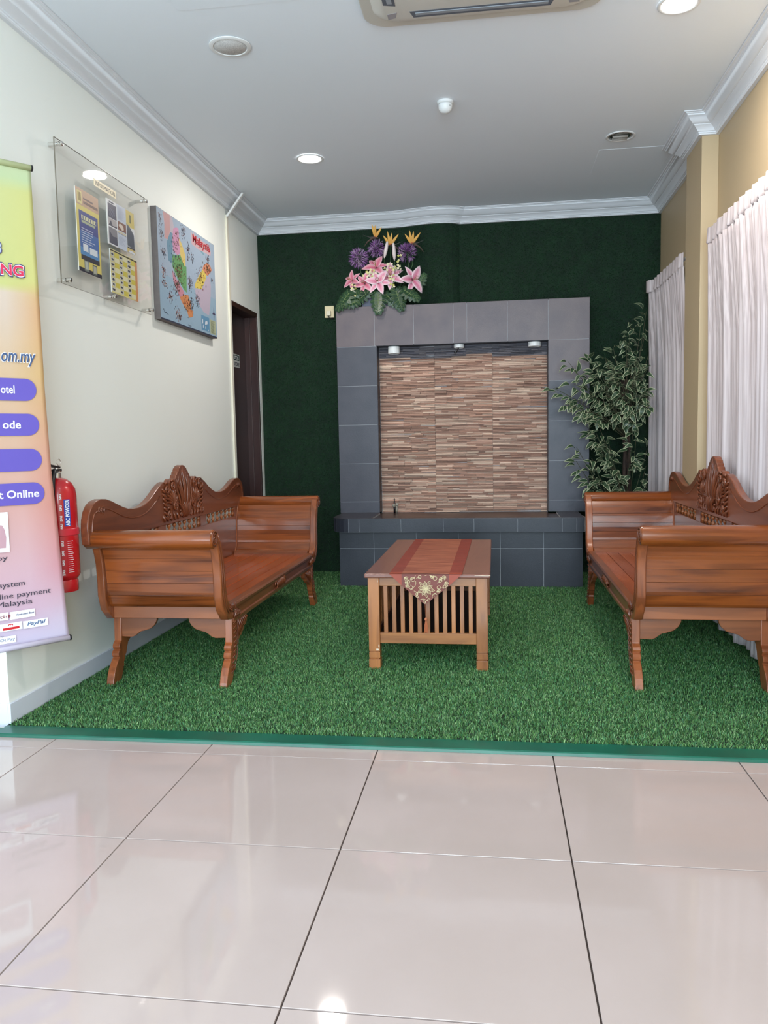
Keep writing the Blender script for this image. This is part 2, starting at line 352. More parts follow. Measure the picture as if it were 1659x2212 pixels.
# ------------------------------------------------------------------ lettering and flat prints
def textobj(name, body, w, h, origin, u, v, n, m, parent=None, bold=0.0, shear=0.0, align='CENTER', ext=0.0002, keep=False):
    """lettering fitted to w x h metres; origin is the middle of the line; u right, v up, n towards the reader"""
    c = bpy.data.curves.new(name, 'FONT'); c.body = body; c.size = 1.0; c.offset = bold; c.shear = shear; c.align_x = 'LEFT'; c.resolution_u = 3
    c.materials.append(m); o = bpy.data.objects.new(name, c); COL.objects.link(o)
    bpy.context.view_layer.update()
    bb = [Vector(b) for b in o.bound_box]; x0 = min(b.x for b in bb); x1 = max(b.x for b in bb); y0 = min(b.y for b in bb); y1 = max(b.y for b in bb)
    sx = w/max(x1-x0, 1e-6); sy = h/max(y1-y0, 1e-6)
    if keep: sx = sy = min(sx, sy)
    c.extrude = ext/ max(sx, 1e-6) * 0.5 if False else 0.0
    u, v, n = Vector(u).normalized(), Vector(v).normalized(), Vector(n).normalized()
    ox = {'CENTER': -(x0+x1)/2, 'LEFT': -x0, 'RIGHT': -x1}[align]
    org = Vector(origin)+u*(ox*sx)+v*(-(y0+y1)/2*sy)
    Mx = Matrix((u*sx, v*sy, n*1.0)).transposed().to_4x4(); Mx.translation = org
    if parent: o.parent = parent; o.matrix_parent_inverse = parent.matrix_world.inverted() if parent.matrix_world else Matrix()
    o.matrix_world = Mx
    bpy.context.view_layer.update()
    me = bpy.data.meshes.new_from_object(o.evaluated_get(bpy.context.evaluated_depsgraph_get())); me.name = name
    n_ = bpy.data.objects.new(name, me); COL.objects.link(n_); nm = o.name
    mw = o.matrix_world.copy(); bpy.data.objects.remove(o); n_.name = nm
    if parent: n_.parent = parent; n_.matrix_parent_inverse = parent.matrix_world.inverted()
    n_.matrix_world = mw
    return n_
def flat(name, polys, org, u, v, n, parent, m=None, lift=0.0003, matlist=None):
    """thin printed shapes: (points in u,v metres, colour) each a hair above the one before it"""
    g = G(); org, u, v, n = Vector(org), Vector(u), Vector(v), Vector(n)
    for i, (pts, c) in enumerate(polys):
        g.face([org+u*a+v*b+n*(lift*(i+1)/max(1, len(polys))) for a, b in pts], 0, s2l(mute(c)))
    return g.build(name, m or PRINT, parent)
def mute(c):
    m_ = sum(c)/3; return tuple(0.93*(v*0.82+m_*0.18) for v in c)
def rect(a, b, c, d): return [(a, b), (c, b), (c, d), (a, d)]
def blob(cx, cy, rx, ry, n=9, j=0.3, seed=0):
    r = random.Random(seed); return [(cx+rx*math.cos(2*PI*i/n)*(1+r.uniform(-j, j)), cy+ry*math.sin(2*PI*i/n)*(1+r.uniform(-j, j))) for i in range(n)]
BLUEINK = mat('navy_ink', s2l((52, 50, 104)), 0.5); WHITEINK = mat('white_ink', s2l((240, 240, 244)), 0.5); REDINK = mat('crimson_ink', s2l((206, 44, 84)), 0.5)
DARKINK = mat('dark_ink', s2l((50, 50, 66)), 0.5); STEELINK = mat('steel_blue_ink', s2l((70, 96, 140)), 0.5); TEALINK = mat('dark_green_ink', s2l((24, 60, 58)), 0.5); REDINK2 = mat('red_ink', s2l((204, 30, 40)), 0.5)

# door sign
sg = empty('door_sign', (dx+0.005, 3.43, 1.70)); tag(sg, 'small green and white sign with two words on the dark brown door', 'sign')
g = G(); g.prism([(-0.075, -0.045), (-0.07, -0.05), (0.07, -0.05), (0.08, -0.042), (0.08, 0.042), (0.07, 0.05), (-0.07, 0.05), (-0.075, 0.045)], 0, 0.003, 'x'); g.build('sign_plate', mat('sign_white', s2l((200, 202, 200)), 0.4), sg)
g = G(); g.box(0.003, -0.070, 0.003, 0.0034, 0.072, 0.043); g.build('sign_field', TEALINK, sg)
EX, EY, EZ = Vector((1, 0, 0)), Vector((0, 1, 0)), Vector((0, 0, 1))
bpy.context.view_layer.update()
textobj('lettering', 'STOR', 0.105, 0.027, (dx+0.0094, 3.432, 1.723), EY, EZ, EX, WHITEINK, sg, 0.02)
textobj('lettering', 'STORE', 0.125, 0.027, (dx+0.0094, 3.432, 1.675), EY, EZ, EX, DARKINK, sg, 0.02)

# ------------------------------------------------------------------ turf
def turf(name, pts, nrm, length, width, lean, cols, m, seed=1, segs=2):
    r = np.random.default_rng(seed); n = len(pts); nrm = np.array(nrm, float)
    a1 = np.array([1., 0, 0]) if abs(nrm[2]) > .5 else np.array([1., 0, 0]); a2 = np.cross(nrm, a1)
    L = length*r.uniform(0.65, 1.15, n)[:, None]; th = r.uniform(0, 2*np.pi, n)
    d = np.cos(th)[:, None]*a1+np.sin(th)[:, None]*a2
    if abs(nrm[2]) < .5: d = d*0.7+np.array([0, 0, -0.6]); d /= np.linalg.norm(d, axis=1)[:, None]
    w = np.cross(d, nrm); ln = r.uniform(0.40, 1.0, n)[:, None]*lean; W = width*r.uniform(0.7, 1.3, n)[:, None]
    yaw = r.uniform(-0.9, 0.9, n)[:, None]; w = w*np.cos(yaw)+d*np.sin(yaw)
    b0 = pts-w*W/2; b1 = pts+w*W/2
    mid = pts+nrm*L*0.62+d*L*ln*0.32; tip = pts+nrm*L*np.sqrt(np.clip(1-(ln*0.85)**2, 0.1, 1))+d*L*ln*0.95
    if segs == 2: V = np.stack([b0, b1, mid+w*W*0.42, mid-w*W*0.42, tip], 1).reshape(-1, 3); nv = 5; loops = np.array([0, 1, 2, 3, 3, 2, 4]); ls = [0, 4]; lt = [4, 3]
    else: V = np.stack([b0, b1, tip], 1).reshape(-1, 3); nv = 3; loops = np.array([0, 1, 2]); ls = [0]; lt = [3]
    me = bpy.data.meshes.new(name); me.vertices.add(n*nv); me.vertices.foreach_set('co', V.astype(np.float32).ravel())
    nl = len(loops); me.loops.add(n*nl); me.loops.foreach_set('vertex_index', (loops[None, :]+np.arange(n)[:, None]*nv).astype(np.int32).ravel())
    me.polygons.add(n*len(ls)); me.polygons.foreach_set('loop_start', (np.array(ls)[None, :]+np.arange(n)[:, None]*nl).astype(np.int32).ravel())
    me.polygons.foreach_set('loop_total', np.tile(lt, n).astype(np.int32)); me.update(calc_edges=True)
    cols = np.array([s2l(c) for c in cols]); ci = r.integers(0, len(cols), n); C = cols[ci]*r.uniform(0.75, 1.25, n)[:, None]
    at = me.color_attributes.new('Col', 'FLOAT_COLOR', 'POINT'); at.data.foreach_set('color', np.repeat(np.hstack([C, np.ones((n, 1))]), nv, 0).astype(np.float32).ravel())
    me.materials.append(m)
    o = bpy.data.objects.new(name, me); COL.objects.link(o); return o
TURF = attr_mat('turf_blades', 0.5); TURFW = attr_mat('wall_turf_blades', 0.7)
n = 540000
px = RNG.uniform(XL+0.014, XR-0.004, n); py = RNG.uniform(0.168, 3.77, n)
keep = ~((py > 3.148) & (px > -0.714) & (px < 1.014)) & (RNG.uniform(0, 1, n) < np.clip(1.25-0.17*py, 0.55, 1.0))
px, py = px[keep], py[keep]; pz = np.full(len(px), 0.0125)
t = stuff(turf('turf_carpet', np.stack([px, py, pz], 1), (0, 0, 1), 0.0145, 0.0018, 1.1, [(84, 136, 72), (102, 152, 82), (62, 114, 58), (142, 180, 124), (76, 140, 94), (48, 96, 48)], TURF, 3))
tag(t, 'green artificial turf covering the raised alcove floor', 'artificial grass'); del t['category']; t['category'] = 'turf'
n = 150000
px = RNG.uniform(XL+0.02, XR-0.002, n); pz = RNG.uniform(0.02, 2.716, n)
keep = ~((px > -0.74) & (px < 1.07) & (pz < 2.03)); px, pz = px[keep], pz[keep]
by = np.interp(px, [b[0] for b in bulge], [b[1] for b in bulge], left=0, right=0)
t = stuff(turf('wall_turf', np.stack([px, YB-0.001-by, pz], 1), (0, -1, 0), 0.015, 0.0026, 0.9, [(18, 58, 28), (24, 70, 32), (14, 48, 26), (30, 80, 40)], TURFW, 5, 1))
tag(t, 'dark green artificial turf covering the back wall', 'turf')

# ------------------------------------------------------------------ carved benches (front edge at local x=0, back at x=-0.56, length along y)
BL = 0.0
def bench(name, label):
    R = empty(name); tag(R, label, 'bench', 'carved teak benches facing each other')
    # S-shaped stile outline on the |y|,z plane
    cl = [(0.795, 0.300), (0.850, 0.322), (0.890, 0.362), (0.908, 0.415), (0.912, 0.490), (0.920, 0.555), (0.934, 0.605), (0.952, 0.645), (0.972, 0.676)]
    hw = [0.020, 0.034, 0.036, 0.033, 0.029, 0.027, 0.026, 0.024, 0.020]
    def outline(sgn):
        A, B = [], []
        for i, (y, z) in enumerate(cl):
            a = Vector(cl[max(i-1, 0)]); b = Vector(cl[min(i+1, len(cl)-1)]); d = (b-a).normalized(); nn = Vector((d.y, -d.x))
            A.append((sgn*(y+nn.x*hw[i]), z+nn.y*hw[i])); B.append((sgn*(y-nn.x*hw[i]), z-nn.y*hw[i]))
        return A+B[::-1]
    scy, scz, sr = 1.004, 0.665, 0.040
    for sgn in (-1, 1):
        for (x0, x1, front) in ((-0.034, 0.004, True), (-0.560, -0.524, False)):
            g = G(); g.prism(outline(sgn), x0, x1, 'x')
            disc = [(sgn*(scy+(sr-0.006)*math.cos(w)), scz+(sr-0.006)*math.sin(w)) for w in [2*PI*i/28 for i in range(28)]]
            g.prism(disc, x0, x1-0.001, 'x')
            st = g.build('arm_stile', W_UP, R, bevel=0.005, auto=True)
            if front:  # carved spiral on the scroll end and groove down the stile
                c = G(); sp = []
                for i in range(50):
                    w = i/49*2.3*2*PI; rr = 0.034*(1-i/49*0.82); sp.append((0.0045, sgn*(scy-rr*math.cos(w+0.6)), scz+rr*math.sin(w+0.6)))
                c.tube(sp, 0.0026, 6)
                c.tube([(0.0035, sgn*(y+0.012), z) for y, z in cl[1:]], 0.0032, 6)
                c.tube([(0.0035, sgn*(y-0.012), z) for y, z in cl[1:]], 0.0026, 6)
                for k in range(9):   # leaf flutes at the foot of the stile
                    w = -0.9+k*0.26; p0 = Vector((0.004, sgn*0.80, 0.315)); p1 = p0+Vector((0.002, sgn*math.sin(w)*0.05, math.cos(w)*0.04+0.008))
                    c.tube([p0, (p0+p1)/2+Vector((0.003, 0, 0)), p1], [0.002, 0.0045, 0.0018], 6)
                c.build('scroll_carving', W_CARVE, st, smooth=True)
        # roll along the arm top
        g = G(); g.lathe([(0.0, -0.562), (sr-0.004, -0.562), (sr, -0.556), (sr, -0.002), (sr-0.004, 0.003), (0.0, 0.0032)], (0, sgn*scy, scz), 32, axis='x'); g.build('arm_roll', W_ARM, R, auto=True)
        # boards of the arm panel, curved with the S
        zc = [0.352, 0.408, 0.462, 0.516, 0.572, 0.650]
        def cy(z): return float(np.interp(z, [p[1] for p in cl], [p[0] for p in cl]))
        for k in range(5):
            z0, z1 = zc[k]+0.0004, zc[k+1]-0.0004; zs = [z0+(z1-z0)*i/4 for i in range(5)]
            poly = [(sgn*(cy(z)+0.010), z) for z in zs]+[(sgn*(cy(z)-0.012), z) for z in zs[::-1]]
            g = G(); g.prism(poly, -0.524, -0.034, 'x'); g.build('arm_board', W_ARM, R, bevel=0.0009)
        # end apron with scalloped brackets
        half = [(0.073, 0.296), (0.076, 0.280), (0.086, 0.262), (0.104, 0.246), (0.128, 0.238), (0.152, 0.232), (0.166, 0.222), (0.178, 0.212), (0.196, 0.206), (0.232, 0.206)]
        cx = -0.279
        poly = [(cx-0.246, 0.320), (cx-0.246, 0.196)]+[(cx-a*1.012, z-0.012) for a, z in half[::-1][1:]]+[(cx+a*1.012, z-0.012) for a, z in half[:-1]]+[(cx+0.246, 0.196), (cx+0.246, 0.320)]
        g = G(); g.prism(poly, sgn*0.784, sgn*0.804, 'y'); g.build('end_apron', W_ARM2, R, bevel=0.002)
        g = G(); g.box(-0.524, sgn*0.805, 0.296, -0.035, sgn*0.868, 0.360); g.build('end_rail', W_ARM2, R, bevel=0.002)
        # legs
        def leg_poly(sg2):
            outer = [(0.800, 0.300), (0.806, 0.180), (0.815, 0.172), (0.822, 0.168), (0.828, 0.158), (0.826, 0.148), (0.820, 0.142), (0.830, 0.138), (0.838, 0.128), (0.838, 0.116), (0.830, 0.108), (0.842, 0.100), (0.864, 0.078), (0.884, 0.048), (0.896, 0.020), (0.902, -0.012)]
            inner = [(0.830, -0.012), (0.818, 0.012), (0.800, 0.040), (0.794, 0.056), (0.788, 0.062), (0.790, 0.075), (0.776, 0.090), (0.770, 0.105), (0.760, 0.112), (0.752, 0.135), (0.740, 0.152), (0.735, 0.180), (0.735, 0.300)]
            return [(sg2*(y+0.008), z) for y, z in outer+inner]
        for (x0, x1) in ((-0.034, 0.0), (-0.556, -0.522)):
            g = G(); g.prism(leg_poly(sgn), x0, x1, 'x'); lg = g.build('leg', W_UP, R, bevel=0.003)
            if x1 == 0.0:
                c = G()
                for k in range(11):
                    z = 0.262-k*0.021; yy = sgn*(0.775+max(0, 0.16-z)*0.45)
                    c.tube([(0.001, yy-0.022, z-0.004), (0.005, yy, z+0.006), (0.001, yy+0.022, z-0.004)], [0.0015, 0.0042, 0.0015], 6)
                c.tube([(0.002, sgn*0.742, 0.29), (0.002, sgn*0.742, 0.16), (0.002, sgn*0.768, 0.10), (0.002, sgn*0.806, 0.05)], 0.0025, 6)
                c.build('leg_carving', W_CARVE, lg, smooth=True)
        # carved wing bracket beside each front leg, plain one at the back
        br = [(0.745, 0.268), (0.745, 0.150), (0.728, 0.158), (0.712, 0.166), (0.700, 0.174), (0.688, 0.180), (0.668, 0.180), (0.655, 0.190), (0.642, 0.196), (0.630, 0.212), (0.600, 0.214), (0.585, 0.228), (0.580, 0.248), (0.578, 0.268)]
        for (x0, x1) in ((-0.028, -0.004), (-0.550, -0.528)):
            g = G(); g.prism([(sgn*y, z) for y, z in br], x0, x1, 'x'); b_ = g.build('bracket', W_UP, R, bevel=0.002)
            if x1 > -0.1:
                c = G()
                for k in range(7):
                    t0 = k/6; y0 = 0.735-t0*0.125
                    c.tube([(-0.003, sgn*y0, 0.262), (0.001, sgn*(y0-0.012), 0.262-0.028*(1.4-t0)), (-0.003, sgn*(y0-0.006), 0.262-0.066*(1.35-t0))], [0.0015, 0.0055, 0.0015], 6)
                c.build('bracket_carving', W_CARVE, b_, smooth=True)
    # seat rails
    g = G(); g.prism([(-0.036, 0.262), (0.0, 0.262), (0.004, 0.270), (0.004, 0.282), (-0.002, 0.288), (-0.002, 0.322), (0.005, 0.328), (0.006, 0.340), (0.0, 0.349), (-0.036, 0.349)], -0.800, 0.800, 'y')
    fr = g.build('front_rail', W_LONG, R, bevel=0.0015, auto=True)
    c = G()
    for k in range(-6, 7):
        c.tube([(0.0, k*0.012, 0.272+abs(k)*0.002), (0.009, k*0.013+0.003, 0.305), (0.0, k*0.012, 0.338-abs(k)*0.002)], [0.002, 0.0055, 0.002], 6)
    c.build('rail_carving', W_CARVE, fr, smooth=True)
    for sg3 in (-1, 1):
        c = G(); c.tube([(0.004, sg3*(0.085+0.02*math.cos(w)), 0.305+0.02*math.sin(w)) for w in [i*0.5 for i in range(12)]], 0.004, 6)
        c.build('rail_scroll', W_CARVE, fr, smooth=True); c = G()
        for k in range(7): c.tube([(0.0, sg3*(0.79-k*0.013), 0.275), (0.009, sg3*(0.785-k*0.012), 0.300+0.004*(k % 2)), (0.0, sg3*(0.775-k*0.012), 0.336-k*0.005)], [0.002, 0.005, 0.002], 6)
        c.build('rail_end_carving', W_CARVE, fr, smooth=True)
    g = G(); g.box(-0.556, -0.80, 0.262, -0.524, 0.80, 0.335); g.build('back_rail', W_LONG, R, bevel=0.002)
    # seat planks
    n = 7; xa, xb = -0.523, -0.036; w = (xb-xa)/n
    for k in range(n):
        g = G(); g.box(xa+k*w+0.0014, -0.842, 0.322, xa+(k+1)*w-0.0014, 0.842, 0.343); g.build('seat_plank', W_SEAT, R, bevel=0.0015)
    # backrest: crest board, lower board, spindles
    bx0, bx1 = -0.560, -0.525
    top = [(0.0, 0.948), (0.028, 0.945), (0.042, 0.932), (0.052, 0.934), (0.060, 0.922), (0.064, 0.914), (0.074, 0.916), (0.080, 0.904), (0.083, 0.897), (0.094, 0.899), (0.100, 0.886), (0.103, 0.879), (0.114, 0.881), (0.120, 0.868), (0.124, 0.862), (0.138, 0.872), (0.158, 0.880), (0.178, 0.874), (0.190, 0.858), (0.200, 0.862), (0.218, 0.868), (0.240, 0.869), (0.265, 0.866), (0.300, 0.855), (0.340, 0.838), (0.390, 0.812), (0.440, 0.790), (0.500, 0.771), (0.560, 0.763), (0.620, 0.763), (0.670, 0.768), (0.720, 0.779), (0.780, 0.798), (0.830, 0.815), (0.880, 0.828), (0.930, 0.832), (0.975, 0.826), (1.010, 0.810), (1.035, 0.785), (1.050, 0.752), (1.056, 0.715), (1.054, 0.672)]
    poly = [(y, z) for y, z in top]+[(1.050, 0.645), (-1.050, 0.645)]+[(-y, z) for y, z in top[::-1][:-1]]
    g = G(); g.prism(poly[::-1], bx0, bx1, 'x'); crest = g.build('crest_board', W_BACK, R, bevel=0.004, auto=True)
    # beaded line that follows the crest
    for s_ in (-1, 1):
        c = G(); line = [(y, z) for y, z in top if y >= 0.26]; ins = []
        for i, (y, z) in enumerate(line):
            a = Vector(line[max(i-1, 0)]); b = Vector(line[min(i+1, len(line)-1)]); d = (b-a).normalized(); nn = Vector((d.y, -d.x)); 
            if nn.y > 0: nn = -nn
            off = 0.042 if i < len(line)-4 else 0.035
            if i >= len(line)-4: nn = Vector((-0.9, -0.4)).normalized()
            ins.append((bx1+0.0005, s_*(y+nn.x*off), z+nn.y*off))
        ins = [p for p in ins if abs(p[1]) > 0.31]
        c.tube(ins, 0.0032, 6)
        for k in range(5): c.tube([(bx1, s_*(0.975-k*0.014), 0.775-k*0.003), (bx1+0.005, s_*(0.968-k*0.014), 0.785), (bx1, s_*(0.962-k*0.012), 0.800)], [0.001, 0.0022, 0.001], 6)
        c.build('crest_line', W_BACK, crest, smooth=True)
    # acanthus carving in the middle of the crest
    c = G()
    def leafrib(p0, p1, bend, r0, lift=0.012, n_=7):
        p0, p1 = Vector(p0), Vector(p1); d = p1-p0; q = Vector((-d.y, d.x)).normalized()
        pts = []; rs = []
        for i in range(n_+1):
            t_ = i/n_; p = p0+d*t_+q*bend*math.sin(PI*t_); pts.append((bx1-0.001+lift*math.sin(PI*min(1, t_*1.1+0.05))*0.6, p.x, p.y)); rs.append(r0*(0.35+math.sin(PI*(0.1+0.85*t_))*0.75))
        c.tube(pts, rs, 7)
    for k in range(-5, 6):
        t_ = k/5; zt = 0.938-abs(t_)*0.078; leafrib((t_*0.045, 0.700), (t_*0.112, zt), 0.008*math.sin(k*2.1), 0.0058, 0.016)
    for k in range(-5, 6):
        t_ = k/5; leafrib((t_*0.030, 0.664), (t_*0.095, 0.770-abs(t_)*0.02+0.01*(k%2)), t_*0.01, 0.0056, 0.026)
    for s_ in (-1, 1):
        for (cy_, cz_, r_, tn) in ((0.158, 0.846, 0.030, 1.7), (0.235, 0.832, 0.034, 1.6), (0.130, 0.740, 0.036, 1.8), (0.215, 0.700, 0.034, 1.6), (0.060, 0.688, 0.018, 1.3)):
            c.tube([(bx1+0.004+0.004*i/20, s_*(cy_+r_*(1-i/22)*math.cos(i/20*tn*2*PI+1)), cz_+r_*(1-i/22)*math.sin(i/20*tn*2*PI+1)) for i in range(21)], 0.0062, 7)
        for k in range(9):
            w = -1.2+k*0.33; leafrib((s_*0.165, 0.745), (s_*(0.165+0.105*math.sin(w)), 0.745+0.095*math.cos(w)*0.9), 0.010*s_, 0.0062)
        for k in range(7):
            leafrib((s_*(0.29-k*0.004), 0.835-k*0.024), (s_*(0.245-k*0.006), 0.815-k*0.024), 0.008*s_, 0.0060)
        for k in range(5): leafrib((s_*(0.09+k*0.045), 0.662), (s_*(0.105+k*0.045), 0.700+0.006*(k % 2)), 0.004, 0.0055)
    c.build('crest_carving', W_CARVE, crest, smooth=True)
    g = G(); g.box(bx0+0.004, -0.905, 0.330, bx1-0.003, 0.905, 0.585); g.build('lower_back_board', W_BACK, R, bevel=0.002)
    for yy, ww in ((-0.295, 0.045), (0.295, 0.045), (-0.895, 0.030), (0.895, 0.030)):
        g = G(); g.box(bx0+0.004, yy-ww, 0.585, bx1-0.003, yy+ww, 0.6455); g.build('back_divider', W_BACK, R, bevel=0.001)
    sp = G(); sp.lathe([(0.004, 0), (0.006, 0.003), (0.009, 0.010), (0.0112, 0.016), (0.009, 0.022), (0.0045, 0.029), (0.004, 0.032), (0.0045, 0.035), (0.009, 0.042), (0.0112, 0.048), (0.009, 0.054), (0.006, 0.059), (0.004, 0.061)], (0, 0, 0), 12)
    mesp = sp.data('spindle', W_SPIN, True)
    for a, b in ((-0.25, 0.25), (-0.865, -0.34), (0.34, 0.865)):
        for k in range(8):
            y = a+(b-a)*k/7
            o = link('spindle', mesp, R, 0, ((bx0+bx1)/2, min(max(y, a+0.006), b-0.006), 0.5847))
    return R
W_SPIN = wood('teak_spindle', s2l((164, 96, 54)), s2l((120, 66, 36)), 'z', 0.2, 0.5, 0.1)
W_ARM2 = wood('teak_end_apron', s2l((150, 86, 50)), s2l((104, 56, 32)), 'x', 0.32, 0.25, 0.25)
b1 = bench('carved_bench', 'varnished carved teak bench on the left, beside the red fire extinguisher')
def copy_tree(o, parent=None):
    c = o.copy(); COL.objects.link(c); c.parent = parent
    for ch in o.children: copy_tree(ch, c)
    return c
b2 = copy_tree(b1)
b1.location = (-0.75, 1.60, 0.0135); b2.location = (0.985, 1.69, 0.0135); b2.rotation_euler = (0, 0, PI)
b2['label'] = 'varnished carved teak bench on the right, in front of the white curtains'

# ------------------------------------------------------------------ coffee table
TX0, TX1, TY0, TY1, TZ = -0.192, 0.392, 0.998, 2.268, 0.466
T = empty('coffee_table', ((TX0+TX1)/2, (TY0+TY1)/2, 0.0135)); tag(T, 'low wooden coffee table with slatted sides on the green turf', 'table')
ox, oy = (TX0+TX1)/2, (TY0+TY1)/2
def tb(g_, name, m, bev=0.0015, **kw):
    o = g_.build(name, m, T, bevel=bev, **kw); return o
hx, hy = (TX1-TX0)/2, (TY1-TY0)/2
def L(z): return z-0.0135
g = G(); pr = [(0.0, 0.0), (0.006, 0.002), (0.010, 0.008), (0.008, 0.014), (0.003, 0.018), (0.0, 0.020)]
g.box(-hx+0.004, -hy+0.004, L(0.446), hx-0.004, hy-0.004, L(TZ)); tb(g, 'table_top', W_TOP, 0.006)
lx, ly = hx-0.017, hy-0.032
for sx in (-1, 1):
    for sy in (-1, 1):
        g = G()
        def bb(h0, h1, i): g.box(sx*(lx-i), sy*(ly-i), L(h0), sx*(lx-0.052+i), sy*(ly-0.052+i), L(h1))
        bb(0.098, 0.446, 0.0); bb(0.094, 0.098, 0.003); bb(0.066, 0.094, 0.0); bb(0.060, 0.066, 0.004); bb(0.0135, 0.060, -0.001)
        tb(g, 'leg', W_TABLE, 0.0015)
for sy in (-1, 1):
    g = G(); g.box(-lx+0.052, sy*(ly-0.012), L(0.404), lx-0.052, sy*(ly-0.034), L(0.446)); tb(g, 'top_rail', W_TRAIL)
    g = G(); g.box(-lx+0.052, sy*(ly-0.010), L(0.134), lx-0.052, sy*(ly-0.036), L(0.184)); tb(g, 'bottom_rail', W_TRAIL)
    me = None
    for k in range(11):
        x = -0.105+0.0095+0.0393*k-ox
        if me is None:
            g = G(); g.box(-0.0095, -0.006, L(0.183), 0.0095, 0.006, L(0.405)); me = g.data('slat', W_TABLE)
        link('slat', me, T, 0.001, (x, sy*(ly-0.024), 0))
for sx in (-1, 1):
    g = G(); g.box(sx*(lx-0.012), -ly+0.052, L(0.404), sx*(lx-0.034), ly-0.052, L(0.446)); tb(g, 'top_rail', W_TOP)
    g = G(); g.box(sx*(lx-0.010), -ly+0.052, L(0.134), sx*(lx-0.036), ly-0.052, L(0.184)); tb(g, 'bottom_rail', W_TOP)
    me = None
    for k in range(26):
        y = -ly+0.085+(2*ly-0.17)*k/25
        if me is None:
            g = G(); g.box(-0.006, -0.0095, L(0.183), 0.006, 0.0095, L(0.405)); me = g.data('slat', W_TABLE)
        link('slat', me, T, 0.001, (sx*(lx-0.024), y, 0))
g = G(); g.box(-lx+0.036, -ly+0.036, L(0.150), lx-0.036, ly-0.036, L(0.162)); tb(g, 'shelf', mat('dark_shelf', s2l((40, 26, 22)), 0.6), 0)

CHIP = mat('bare_wood_chip', s2l((226, 206, 184)), 0.6)
for (x0, y0, z0, x1, y1, z1) in ((0.318, TY0-0.0002, 0.4585, 0.388, TY0+0.006, 0.4618), (-0.141, TY0+0.0313, 0.098, -0.128, TY0+0.034, 0.112), (-0.130, TY0+0.0313, 0.112, -0.126, TY0+0.034, 0.136), (-0.131, TY0+0.0313, 0.418, -0.128, TY0+0.034, 0.436)):
    g = G(); n_ = 7; r9 = random.Random(int(x0*999)); P9 = [(x0+(x1-x0)*i/(n_-1), z1-(z1-z0)*0.5*r9.random()) for i in range(n_)]+[(x1-(x1-x0)*i/(n_-1), z0+(z1-z0)*0.4*r9.random()) for i in range(n_)]
    g.prism([(a-ox, b-0.0135) for a, b in P9], y0-oy, y1-oy, 'y'); g.build('worn_chip', CHIP, T)['label'] = 'pale bare chip in the varnish'

# runner with its embroidered point
RU = empty('table_runner', (0.097, 1.6, TZ)); tag(RU, 'rust brown cloth runner with an embroidered point lying on the coffee table', 'table runner')
def cloth(name, c1, c2, scale=(60, 14, 60), rough=0.55, sheen=0.3):
    m = mat(name, c1, rough, Sheen_Weight=0.0); N, Lk, B = nodes(m)
    tc = N.new('ShaderNodeTexCoord'); mp = N.new('ShaderNodeMapping'); mp.inputs['Scale'].default_value = (6, 45, 6); nz = N.new('ShaderNodeTexNoise'); nz.inputs['Scale'].default_value = 1.0; nz.inputs['Detail'].default_value = 5
    cr = N.new('ShaderNodeValToRGB'); cr.color_ramp.elements[0].position = 0.35; cr.color_ramp.elements[1].position = 0.68; cr.color_ramp.elements[0].color = (*c1, 1); cr.color_ramp.elements[1].color = (*c2, 1)
    Lk.new(tc.outputs['Object'], mp.inputs[0]); Lk.new(mp.outputs[0], nz.inputs['Vector']); Lk.new(nz.outputs['Fac'], cr.inputs[0]); Lk.new(cr.outputs[0], B.inputs['Base Color'])
    bp = N.new('ShaderNodeBump'); bp.inputs['Strength'].default_value = 0.3; bp.inputs['Distance'].default_value = 0.002; Lk.new(nz.outputs['Fac'], bp.inputs['Height']); Lk.new(bp.outputs['Normal'], B.inputs['Normal'])
    return m
C_MID = cloth('rust_cloth', s2l((132, 66, 46)), s2l((176, 104, 76))); C_BAND = cloth('deep_rust_band', s2l((122, 46, 34)), s2l((146, 58, 42))); C_CORN = cloth('orange_rust_corner', s2l((150, 62, 40)), s2l((172, 74, 48))); C_TIP = cloth('plum_rust_cloth', s2l((112, 50, 40)), s2l((128, 60, 48)))
def strip(name, xa0, xa1, xb0, xb1, m, dz):
    g = G(); n = 24; V = []; th = 0.0012
    rows = [(TY1+0.0+(1.0-TY1)*i/n) for i in range(n+1)]
    for i, y in enumerate(rows):
        t_ = i/n; x0 = xb0+(xa0-xb0)*t_; x1 = xb1+(xa1-xb1)*t_
        for j in range(5):
            x = x0+(x1-x0)*j/4; z = 0.0014+dz+0.0008*math.sin(y*31+x*20)
            V.append((x-0.097, y-1.6, z+th)); V.append((x-0.097, y-1.6, max(z, 0.0008)))
    F = []
    for i in range(n):
        for j in range(4):
            a = (i*5+j)*2; b = (i*5+j+1)*2; c_ = ((i+1)*5+j)*2; d = ((i+1)*5+j+1)*2
            F += [(a, b, d, c_), (a+1, c_+1, d+1, b+1)]
        for j in (0, 4):
            a = (i*5+j)*2; c_ = ((i+1)*5+j)*2; F.append((a, c_, c_+1, a+1))
    for i in (0, n):
        for j in range(4): a = (i*5+j)*2; F.append((a, a+2, a+3, a+1))
    g.mesh(V, F); return g.build(name, m, RU, smooth=False)
XA = (-0.070, -0.012, 0.204, 0.262); XB = (-0.072, -0.020, 0.208, 0.271)
strip('side_band', XA[0], XA[1], XB[0], XB[1], C_BAND, 0.0); strip('centre_cloth', XA[1], XA[2], XB[1], XB[2], C_MID, 0.0004); strip('side_band', XA[2], XA[3], XB[2], XB[3], C_BAND, 0.0)
